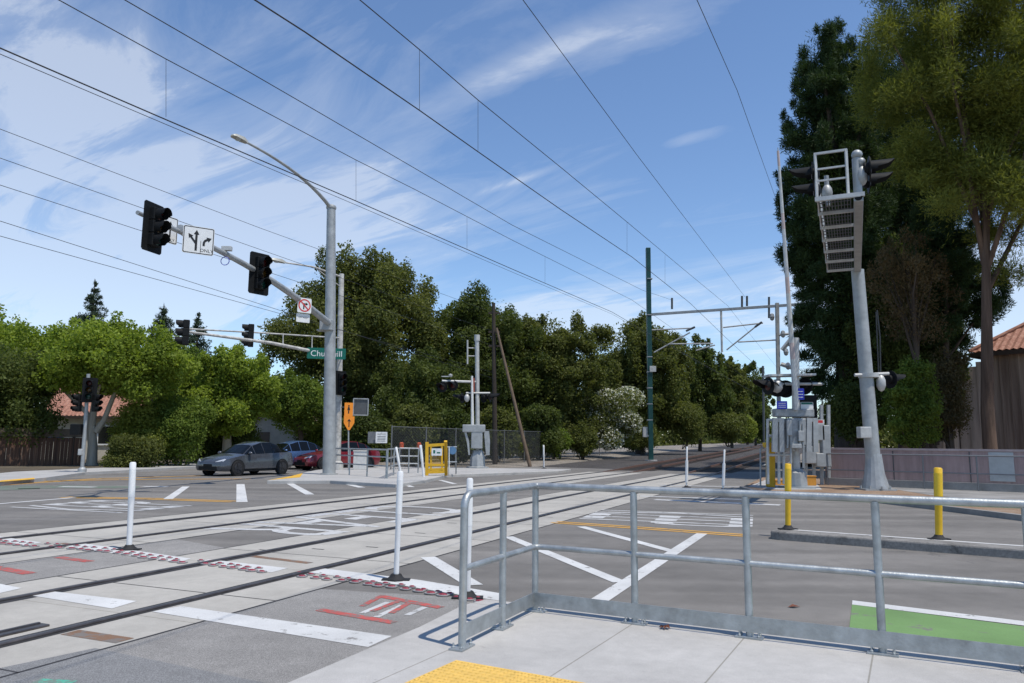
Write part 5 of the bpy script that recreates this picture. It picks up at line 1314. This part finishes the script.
# far wood that closes the horizon
rng = np.random.default_rng(5); cl = []
for i in range(150):
    a = -1.25 + 2.5 * i / 149; d = 175 + rng.random() * 60
    cl.append((math.sin(a) * d, math.cos(a) * d, 2.0 + rng.random() * 2, 6 + rng.random() * 3, 6 + rng.random() * 3, 3.8 + rng.random() * 2.5))
o = bpy.data.objects.new("far_wood", leaf_mesh("far_wood", cl, 120000, 1.0, .7, 6, L_DARK2, (0, 0, 0), 'leaf', .5)); COL.objects.link(o); o["kind"] = "stuff"
o["label"] = "distant wood closing the horizon behind the tracks"; o["category"] = "wood"
# ------------------------------------------------------------------ cars
def tile_mat():
    m, nd, lk, b = nodes_of("terracotta_tiles"); g = nd.new("ShaderNodeTexCoord").outputs["Object"]
    c = ramp(nd, lk, noise_node(nd, lk, g, 6, 6, .7), [(.3, (.19, .085, .058)), (.5, (.31, .145, .10)), (.7, (.42, .25, .185))])
    lk.new(c, b.inputs["Base Color"]); b.inputs["Roughness"].default_value = .85; return m
M_TILE = tile_mat()
M_STUCCO = mat("cream_stucco", (.52, .48, .40), .9, 0, .12, 2, .3, 40)
M_GLASS = mat("dark_car_glass", (.004, .005, .006), .16, 0, 0, spec=.22)
M_TYRE = mat("tyre_rubber", (.016, .016, .017), .8, 0, .2, 10)
M_RIM = mat("dark_wheel_rim", (.06, .06, .065), .4, .6, 0)
M_LAMP = mat("headlight_lens", (.60, .62, .64), .15, .2, 0)
def car_paint(name, col):
    m = mat(name, col, .28, .35, .03, 2, spec=.6); m.node_tree.nodes["Principled BSDF"].inputs["Coat Weight"].default_value = .6; m.node_tree.nodes["Principled BSDF"].inputs["Coat Roughness"].default_value = .08; return m
def car(label, pos, fwd, paint_m, L=4.75, Wd=1.92, H=1.62, sc=1.0):
    t = empty("parked_car" if False else "car", label, "car", pos, "cars at the crossing", math.atan2(fwd[1], fwd[0]), local=True); t.scale = (sc,) * 3
    # stations along x (front = +): lower edge, sill half width, belt height, belt half width, top height, top half width
    st = [(2.36, .34, .70, .60, .62, .62, .58), (2.30, .26, .84, .68, .74, .70, .66), (2.05, .22, .93, .78, .86, .82, .78), (1.45, .22, .955, .90, .92, .96, .80), (.98, .22, .96, .97, .935, 1.03, .78), (.35, .22, .96, 1.0, .93, 1.44, .64), (-.25, .22, .96, 1.02, .93, 1.60, .60), (-.85, .22, .96, 1.04, .93, 1.60, .58), (-1.40, .22, .955, 1.07, .92, 1.47, .56), (-1.90, .24, .94, 1.10, .88, 1.20, .60), (-2.22, .30, .88, 1.05, .80, 1.10, .62), (-2.36, .42, .78, .92, .70, .95, .58)]
    kx = L / 4.75; ky = Wd / 1.92; kz = H / 1.62
    def ring(s):
        x, zb, wb, zbelt, wbelt, zt, wt = s
        h = [(0, zb), (wb * .9, zb), (wb, zb + .12), (wb * 1.0, (zb + zbelt) * .52), (wbelt, zbelt), (wt, zt - .03), (wt * .7, zt), (0, zt + .015)]
        pts = [(x * kx, y * ky, z * kz) for y, z in h] + [(x * kx, -y * ky, z * kz) for y, z in reversed(h[1:-1])]
        return pts
    b = MB(); n = 14; vs = []; fs = []; mi = []
    for s in st: vs += ring(s)
    for i in range(len(st) - 1):
        for j in range(n):
            fs.append((i * n + j, i * n + (j + 1) % n, (i + 1) * n + (j + 1) % n, (i + 1) * n + j))
    fs.append(tuple(range(n - 1, -1, -1))); fs.append(tuple((len(st) - 1) * n + j for j in range(n)))
    b.add(vs, fs); o = b.build("body", paint_m, t, smooth=38)
    # glass: strips set just proud of the body
    def gl(name, i0, i1, j0, j1, inset=.1):
        q = [Vector(ring(st[i])[j]) for i, j in ((i0, j0), (i1, j0), (i1, j1), (i0, j1))]
        c = sum(q, Vector()) / 4; nrm = (q[1] - q[0]).cross(q[3] - q[0]).normalized()
        if nrm.dot(c - Vector((c.x * .6, 0, .7))) < 0: nrm = -nrm
        q = [p.lerp(c, inset) + nrm * .012 for p in q]
        g = MB(); g.add(q, [(0, 1, 2, 3)] if (q[1] - q[0]).cross(q[2] - q[0]).dot(nrm) > 0 else [(3, 2, 1, 0)]); return g
    for j0, j1 in ((4, 5), (10, 9)):
        for i0, i1 in ((4, 5), (5, 6), (6, 7), (7, 8), (8, 9)):
            gl("w", i0, i1, j0, j1, .07).build("side_window", M_GLASS, t)
    ws = MB(); R4, R5 = ring(st[4]), ring(st[5])
    q = [Vector(p) for p in (R4[5], R4[6], R4[7], R4[8], R4[9], R5[9], R5[8], R5[7], R5[6], R5[5])]
    q = [p + Vector((.012, 0, .014)) for p in q]; c = sum(q, Vector()) / len(q); q = [p.lerp(c, .05) for p in q]
    ws.add(q, [(0, 1, 8, 9), (1, 2, 7, 8), (2, 3, 6, 7), (3, 4, 5, 6)]); ws.build("windscreen", M_GLASS, t)
    for x in (1.44, -1.42):
        for sy in (1, -1):
            y = sy * (.90 * ky)
            a = MB(); a.lathe([(.41, -.02), (.41, .05)], 22, (x * kx, y + sy * .018, .36), (0, sy, 0)); arch = a.build("wheel_arch", M_BLACK, t)
            w_ = MB(); w_.lathe([(.20, -.12), (.335, -.12), (.36, -.09), (.36, .07), (.34, .09), (.25, .09)], 24, (x * kx, y, .36), (0, sy, 0)); wh = w_.build("wheel", M_TYRE, t, smooth=40)
            r_ = MB(); r_.lathe([(.25, .075), (.22, .095), (.06, .10), (.0, .105)], 20, (x * kx, y, .36), (0, sy, 0))
            for k in range(5):
                an = k * 2 * math.pi / 5; r_.beam((x * kx, y + sy * .115, .36), (x * kx + .23 * math.cos(an), y + sy * .105, .36 + .23 * math.sin(an)), .05, .02, up=(0, 1, 0))
            r_.build("rim", M_RIM, wh)
    for sy in (1, -1):
        h = MB(); h.add([(2.31 * kx, sy * .46 * ky, .60 * kz), (2.20 * kx, sy * .80 * ky, .66 * kz), (2.08 * kx, sy * .865 * ky, .76 * kz), (2.10 * kx, sy * .80 * ky, .785 * kz), (2.33 * kx, sy * .44 * ky, .655 * kz)], [(0, 1, 2, 3, 4)]); h.v = [(v[0] + .02, v[1] + sy * .02, v[2] + .02) for v in h.v]
        h.build("headlight", M_LAMP, t)
        m = MB(); m.ball((.78 * kx, sy * 1.02 * ky, 1.06 * kz), .11, 10, (.8, 1.1, .7)); m.build("mirror", paint_m, t, smooth=60)
        d = MB(); d.box((-.45 * kx, sy * (.955) * ky, .86 * kz), (.2, .03, .03)); d.box((.35 * kx, sy * .955 * ky, .86 * kz), (.2, .03, .03)); 
    g = MB(); g.box((2.345 * kx, 0, .36 * kz), (.06, 1.15 * ky, .17 * kz)); g.box((2.37 * kx, 0, .50 * kz), (.03, .52, .12)); g.build("grille", M_BLACK, t)
    s_ = MB(); s_.box((0, 0, .24), (2.1 * kx, 1.90 * ky, .08)); s_.build("sill", M_BLACK, t)
    return t
cpos = G(246, 474.6); car("grey electric car with black wheels turning out of the side street at left", cpos, (-.45, -.89), car_paint("grey_car_paint", (.075, .08, .092)), sc=.91)
car("blue car waiting behind the grey car, half hidden by the tall pole", Vector((-12.2, 41.5, 0)), (-.66, -.75), car_paint("blue_car_paint", (.07, .13, .27)), sc=.95)
car("dark red car queued behind the tall grey pole and the pale one", Vector((-9.35, 41.0, 0)), (-.72, -.69), car_paint("red_car_paint", (.22, .015, .025)), sc=.95)

# ------------------------------------------------------------------ houses and fences
def gable_house(name, label, c, w, d, h, rh, rz, wall_m, roof_m, over=.45):
    "walls w by d, ridge along local x"
    t = empty(name, label, "house", c); M = Matrix.Translation(c) @ Matrix.Rotation(rz, 4, 'Z')
    m = MB(M); m.box((0, 0, h / 2), (w, d, h))
    m.add([(-w / 2, -d / 2, h), (-w / 2, d / 2, h), (-w / 2, 0, h + rh), (w / 2, -d / 2, h), (w / 2, d / 2, h), (w / 2, 0, h + rh)], [(0, 2, 1), (3, 4, 5)])
    m.build("wall", wall_m, t)
    r = MB(M); dy = d / 2 + over; sl = rh / (d / 2); z0 = h - over * sl
    n = int((w + 2 * over) / .26)
    for sy in (-1, 1):
        vs = []; fs = []
        for i in range(n * 2 + 1):
            x = -w / 2 - over + (w + 2 * over) * i / (n * 2); dz = .05 if i % 2 else -.02
            vs += [(x, sy * dy, z0 + .08 + dz), (x, 0, h + rh + .08 + dz)]
        for i in range(n * 2): fs.append((2 * i, 2 * i + 2, 2 * i + 3, 2 * i + 1))
        r.add(vs, fs)
        r.box((0, sy * (dy - .02), z0 + .0), (w + 2 * over, .08, .16), m=1)
    r.tube([(-w / 2 - over, 0, h + rh + .1), (w / 2 + over, 0, h + rh + .1)], .12, 8)
    r.build("roof", [roof_m, mat("dark_eaves_wood", (.05, .035, .028), .8)], t)
    return t, M
hc = P(96, 440, 52); t, M = gable_house("house", "cream house with a red tiled roof behind the far left signal post", Vector((hc.x - .8, 56, .1)), 6.6, 8, 3.2, 2.6, R(6), M_STUCCO, M_TILE)
for x in (1.2,):
    m = MB(M); m.box((x, -4.02, 1.7), (1.4, .06, 1.2)); f = m.build("window", M_GLASS, t)
    m = MB(M); m.box((x, -4.04, 2.34), (1.56, .1, .1)); m.box((x, -4.04, 1.06), (1.56, .12, .1)); m.box((x - .74, -4.04, 1.7), (.1, .1, 1.2)); m.box((x + .74, -4.04, 1.7), (.1, .1, 1.2)); m.build("frame", M_SIGNW, f)
hc = P(273, 440, 62); t, M = gable_house("house", "small cream building with low red roof just above the grey car", Vector((hc.x, 66, .1)), 6.0, 5.0, 2.5, 1.3, R(74), M_STUCCO, M_TILE)
m = MB(M); m.box((-3.02, .4, 1.1), (.06, 1.2, 2.1)); m.build("door", mat("brown_door", (.16, .12, .09), .7), t)
hc = P(301, 440, 66); ga = empty("garden_wall", "white wall with a dark round arch above the blue car", "wall", Vector((hc.x, 68, .1)))
m = MB(Matrix.Translation(Vector((hc.x, 68, .1))))
ar_ = [(1.25 * math.cos(a), 1.25 * math.sin(a) + 1.5) for a in [math.pi * i / 12 for i in range(13)]]
top_ = [(-2.6, 0), (-2.6, 3.4), (2.6, 3.4), (2.6, 0), (1.25, 0)] + ar_ + [(-1.25, 0)]
k = len(top_); vs = [(x, 0, z) for x, z in top_] + [(x, .3, z) for x, z in top_]
left = [(-2.6, 0), (-2.6, 3.4)]
fs = []
m2 = m
for i in range(12):
    a, b_ = ar_[i], ar_[i + 1]
    m.add([(a[0], 0, a[1]), (b_[0], 0, b_[1]), (b_[0], 0, 3.4), (a[0], 0, 3.4), (a[0], .3, a[1]), (b_[0], .3, b_[1])], [(0, 3, 2, 1), (0, 1, 5, 4)])
m.box((-1.93, .15, 1.7), (1.36, .3, 3.4)); m.box((1.93, .15, 1.7), (1.36, .3, 3.4)); m.box((0, .15, 3.45), (5.4, .36, .12))
m.build("wall_face", M_STUCCO, ga)
m = MB(Matrix.Translation(Vector((hc.x, 68, .1)))); m.box((0, .34, 1.38), (2.7, .05, 2.74)); m.build("gate_leaf", mat("black_iron_gate", (.012, .012, .013), .6), ga)
# brown wooden fence at far left
def board_fence(label, a, b, h, m_, zb):
    t = empty("board_fence", label, "fence", a); L = (b - a).length; d = (b - a).normalized(); n = int(L / .17)
    bd = MB()
    for i in range(n):
        p = a + d * (i * .17 + .085) + Vector((0, random.uniform(-.012, .012), 0)); bd.box(p + Vector((0, 0, h / 2)), (.16, .024, h + random.uniform(-.02, .02)), (0, 0, math.atan2(d.y, d.x)))
    bd.build("boards", m_, t)
    tr = MB(); tr.beam(a + Vector((0, 0, h + .25)), b + Vector((0, 0, h + .25)), .05, .42); tr.build("lattice_top", mat("weathered_fence_top", (.13, .10, .075), .9, 0, .25, 4), t)
    for i in range(int(L / 2.4) + 1):
        p = a + d * (i * 2.4); MB().box(p + Vector((0, .06, (h + .5) / 2)), (.11, .11, h + .5)).build("post", M_WOOD, t)
    return t
def fence_mat():
    m, nd, lk, b = nodes_of("brown_fence_boards"); g = nd.new("ShaderNodeTexCoord").outputs["Object"]
    mp = nd.new("ShaderNodeMapping"); mp.inputs["Scale"].default_value = (6, 6, .3); lk.new(g, mp.inputs[0])
    c = ramp(nd, lk, noise_node(nd, lk, mp.outputs[0], 1.0, 5, .6), [(.3, (.055, .028, .018)), (.55, (.11, .055, .034)), (.72, (.17, .09, .055))])
    lk.new(c, b.inputs["Base Color"]); b.inputs["Roughness"].default_value = .85; return m
fa, fb = P(-40, 455, 37), P(84, 455, 40.5); fa.z = fb.z = .12
board_fence("brown wooden board fence with a grey top rail at far left behind the pavement", fa, fb, 1.45, fence_mat(), .12)
u = P(44, 437, 43); ub = Vector((u.x, u.y, .1)); t = empty("parasol", "dark blue-grey garden parasol open behind the brown fence", "parasol", ub)
m = MB(); m.lathe([(1.7, 0), (.9, .28), (.0, .50)], 10, (u.x, u.y, u.z - .25)); m.build("canopy", mat("slate_fabric", (.05, .06, .085), .8, 0, .1), t)
MB().tube([ub, Vector((u.x, u.y, u.z + .2))], .03, 8).build("pole", M_WOOD, t)

# brown building on the right behind the wall
def shingle_mat():
    m, nd, lk, b = nodes_of("weathered_wall_boards"); g = nd.new("ShaderNodeTexCoord").outputs["Object"]
    mp = nd.new("ShaderNodeMapping"); mp.inputs["Scale"].default_value = (2.2, 2.2, .12); lk.new(g, mp.inputs[0])
    c = ramp(nd, lk, noise_node(nd, lk, mp.outputs[0], 1.3, 5, .6), [(.34, (.14, .10, .08)), (.5, (.235, .18, .145)), (.66, (.36, .29, .24))])
    lk.new(c, b.inputs["Base Color"]); b.inputs["Roughness"].default_value = .9; return m
q0 = P(992, 440, 38); q1 = P(1230, 440, 31); bd_ = (q1 - q0); bd_.z = 0; bw = bd_.length; bd_.normalize(); bang = math.atan2(bd_.y, bd_.x); bn = Vector((-bd_.y, bd_.x, 0))
if bn.y < 0: bn = -bn
cc = Vector((q0.x, q0.y, .1)) + bd_ * (bw / 2) + bn * 4.5
t = empty("building", "brown board building with a red tiled hip roof at the right edge", "building", cc); M = Matrix.Translation(cc) @ Matrix.Rotation(bang, 4, 'Z')
hL = P(995, 353, 38).z - .15
m = MB(M); m.box((0, 0, hL / 2), (bw, 9, hL))
for i in range(int(bw / .42)): m.box((-bw / 2 + .2 + i * .42, -4.52, hL / 2), (.07, .05, hL - .02))
m.build("wall", shingle_mat(), t)
r = MB(M); ov = .55; x0, x1, y0, y1 = -bw / 2 - ov, bw / 2 + ov, -4.5 - ov, 4.5 + ov; hp = 3.6; ins = 4.5 + ov
def slope(a, b_, c_, d_, n):
    "corrugated tile slope between the eave a-b and the ridge d-c"
    vs = []; fs = []
    for i in range(n + 1):
        f = i / n; lift = .07 if i % 2 else 0
        e_ = Vector(a).lerp(Vector(b_), f); w_ = (b_[0] - a[0], b_[1] - a[1])
        # vertical course of tiles from the eave up to the hip or ridge
        L = (Vector(b_) - Vector(a)).length; s_ = f * L; run = min(s_, L - s_, ins); inn = Vector((-w_[1], w_[0], 0)).normalized()
        top = e_ + inn * run + Vector((0, 0, hp * run / ins)); vs += [e_ + Vector((0, 0, lift)), top + Vector((0, 0, lift))]
    for i in range(n): fs.append((2 * i, 2 * i + 2, 2 * i + 3, 2 * i + 1))
    r.add(vs, fs)
zE = hL + .05
cs = [(x0, y0, zE), (x1, y0, zE), (x1, y1, zE), (x0, y1, zE)]
for i in range(4):
    a_, b_ = cs[i], cs[(i + 1) % 4]; slope(a_, b_, None, None, 2 * int((Vector(b_) - Vector(a_)).length / .30))
for i in range(4):
    a_, b_ = Vector(cs[i]), Vector(cs[(i + 1) % 4]); r.beam(a_ - Vector((0, 0, .12)), b_ - Vector((0, 0, .12)), .08, .22, 1)
for sx, sy in ((-1, -1), (1, -1), (-1, 1), (1, 1)):
    ex = x0 if sx < 0 else x1; ey = y0 if sy < 0 else y1
    r.tube([(ex, ey, zE + .08), (ex - sx * ins, 0, zE + hp + .1)], .10, 8)
r.tube([(x0 + ins, 0, zE + hp + .12), (x1 - ins, 0, zE + hp + .12)], .10, 8)
r.build("roof", [M_TILE, MATS["dark_eaves_wood"]], t)
m = MB(M); m.box((-bw / 2 + 3.3, -4.56, 1.7), (.8, .06, 1.2)); w_ = m.build("window", M_GLASS, t)
m = MB(M); m.box((-bw / 2 + 3.3, -4.58, 2.34), (.95, .08, .09)); m.box((-bw / 2 + 3.3, -4.58, 1.06), (.95, .1, .09)); m.box((-bw / 2 + 2.86, -4.58, 1.7), (.08, .08, 1.2)); m.box((-bw / 2 + 3.74, -4.58, 1.7), (.08, .08, 1.2)); m.build("frame", MATS["dark_eaves_wood"], w_)
fa, fb = P(934, 440, 39), P(990, 440, 37.6); fa.z = fb.z = .1
h_ = P(960, 374, 38.3).z - .1
t = empty("tall_fence", "tall weathered grey-brown board fence left of the brown building", "fence", fa); d = (fb - fa).normalized(); L = (fb - fa).length
bd2 = MB(); n = int(L / .21); rr_ = random.Random(3)
for i in range(n):
    hh_ = h_ + rr_.uniform(-.12, .12) + .5 * i / n; bd2.box(fa + d * (i * .21 + .1) + Vector((0, .03 * (i % 2), hh_ / 2)), (.25, .025, hh_), (0, 0, math.atan2(d.y, d.x)))
bd2.build("boards", mat("pale_weathered_boards", (.33, .27, .23), .9, 0, .55, 1.6, .2, 20, .3, True), t)
for k in range(3): MB().box(fa + d * (L * k / 2) + Vector((0, .1, h_ / 2)), (.14, .14, h_ + .1)).build("post", M_WOOD, t)
# ------------------------------------------------------------------ daylight
SUN_EL, SUN_AZ = R(67), math.atan2(.75, -.66)
sd = Vector((math.sin(SUN_AZ) * math.cos(SUN_EL), math.cos(SUN_AZ) * math.cos(SUN_EL), math.sin(SUN_EL)))
sl = bpy.data.lights.new("sun", 'SUN'); sl.energy = 4.2; sl.angle = R(.53); sl.color = (1, .94, .85)
so = bpy.data.objects.new("sun", sl); COL.objects.link(so); so.rotation_euler = sd.to_track_quat('Z', 'Y').to_euler(); so.location = (0, 0, 60)
w = bpy.data.worlds.new("World"); scene.world = w; w.use_nodes = True
nt = w.node_tree; nd = nt.nodes; lk = nt.links; bg = nd["Background"]
sky = nd.new("ShaderNodeTexSky"); sky.sky_type = 'NISHITA'; sky.sun_disc = False; sky.sun_elevation = SUN_EL; sky.sun_rotation = SUN_AZ
sky.altitude = 0; sky.air_density = 1.0; sky.dust_density = 0.0; sky.ozone_density = 2.2
tc = nd.new("ShaderNodeTexCoord"); sx = nd.new("ShaderNodeSeparateXYZ"); lk.new(tc.outputs["Generated"], sx.inputs[0])
def math_node(op, a, b=None, clamp=False):
    n = nd.new("ShaderNodeMath"); n.operation = op; n.use_clamp = clamp
    for i, v in enumerate((a, b)):
        if v is None: continue
        if isinstance(v, (int, float)): n.inputs[i].default_value = v
        else: lk.new(v, n.inputs[i])
    return n.outputs[0]
zc = math_node('MAXIMUM', sx.outputs[2], 0.0); zz = math_node('ADD', zc, .16)
cx = math_node('DIVIDE', sx.outputs[0], zz); cy = math_node('DIVIDE', sx.outputs[1], zz)
cv = nd.new("ShaderNodeCombineXYZ"); lk.new(cx, cv.inputs[0]); lk.new(cy, cv.inputs[1])
ca = R(36.5)
m1 = nd.new("ShaderNodeMapping"); m1.inputs["Rotation"].default_value = (0, 0, ca); lk.new(cv.outputs[0], m1.inputs[0])
m2 = nd.new("ShaderNodeMapping"); m2.inputs["Scale"].default_value = (.75, 2.6, 1); m2.inputs["Location"].default_value = (.7, .3, 0); lk.new(m1.outputs[0], m2.inputs[0])
n1 = noise_node(nd, lk, m2.outputs[0], 1.5, 12, .64, 1.1)
n2 = noise_node(nd, lk, cv.outputs[0], .9, 6, .6, .5)
total = None
# banks of thin cloud: direction of the centre, half length and half width on the cloud layer, strength
for (x, y, a_, b_, k_) in ((470, 92, .75, .08, .44), (610, 45, .35, .09, .34), (40, 100, .70, .45, .54), (20, 165, .55, .35, .55), (130, 275, 1.6, 1.0, .66), (330, 290, 1.0, .6, .34), (510, 183, .22, .035, .44), (692, 138, .10, .035, .40), (600, 322, .9, .6, .60), (985, 305, 1.4, 1.0, .68), (150, 30, .40, .25, .30), (790, 300, 1.5, .8, .36)):
    d = ray(x, y).normalized(); c0 = Vector((d.x / (max(d.z, 0) + .16), d.y / (max(d.z, 0) + .16), 0)); c0.rotate(Matrix.Rotation(ca, 3, 'Z'))
    sb_ = nd.new("ShaderNodeVectorMath"); sb_.operation = 'SUBTRACT'; lk.new(m1.outputs[0], sb_.inputs[0]); sb_.inputs[1].default_value = c0
    ml_ = nd.new("ShaderNodeVectorMath"); ml_.operation = 'MULTIPLY'; lk.new(sb_.outputs[0], ml_.inputs[0]); ml_.inputs[1].default_value = (1 / a_, 1 / b_, 0)
    ln_ = nd.new("ShaderNodeVectorMath"); ln_.operation = 'LENGTH'; lk.new(ml_.outputs[0], ln_.inputs[0])
    mr_ = nd.new("ShaderNodeMapRange"); mr_.interpolation_type = 'SMOOTHSTEP'; mr_.inputs[1].default_value = 1.5; mr_.inputs[2].default_value = 0; mr_.inputs[3].default_value = 0; mr_.inputs[4].default_value = k_; lk.new(ln_.outputs[1], mr_.inputs[0])
    total = mr_.outputs[0] if total is None else math_node('MAXIMUM', total, mr_.outputs[0])
dens = math_node('ADD', math_node('ADD', n1, math_node('MULTIPLY', math_node('SUBTRACT', n2, .5), .5)), total)
cl = ramp(nd, lk, dens, [(.66, 0.0), (.90, .17), (1.0, .42)])
skyt = mul(nd, lk, sky.outputs[0], (.97, 1.06, 1.17))
mxs = mul(nd, lk, skyt, (6.6, 6.9, 7.3), cl, 'MIX')
lk.new(mxs, bg.inputs["Color"]); bg.inputs["Strength"].default_value = .14

vs_ = scene.view_settings; vs_.view_transform = 'Standard'; vs_.look = 'None'; vs_.gamma = 1; vs_.exposure = 0.0; vs_.use_curve_mapping = False
scene.render.engine = 'CYCLES'
try:
    scene.cycles.use_denoising = True; scene.cycles.denoiser = 'OPENIMAGEDENOISE'
except Exception: pass
scene.cycles.max_bounces = 6; scene.cycles.transparent_max_bounces = 8
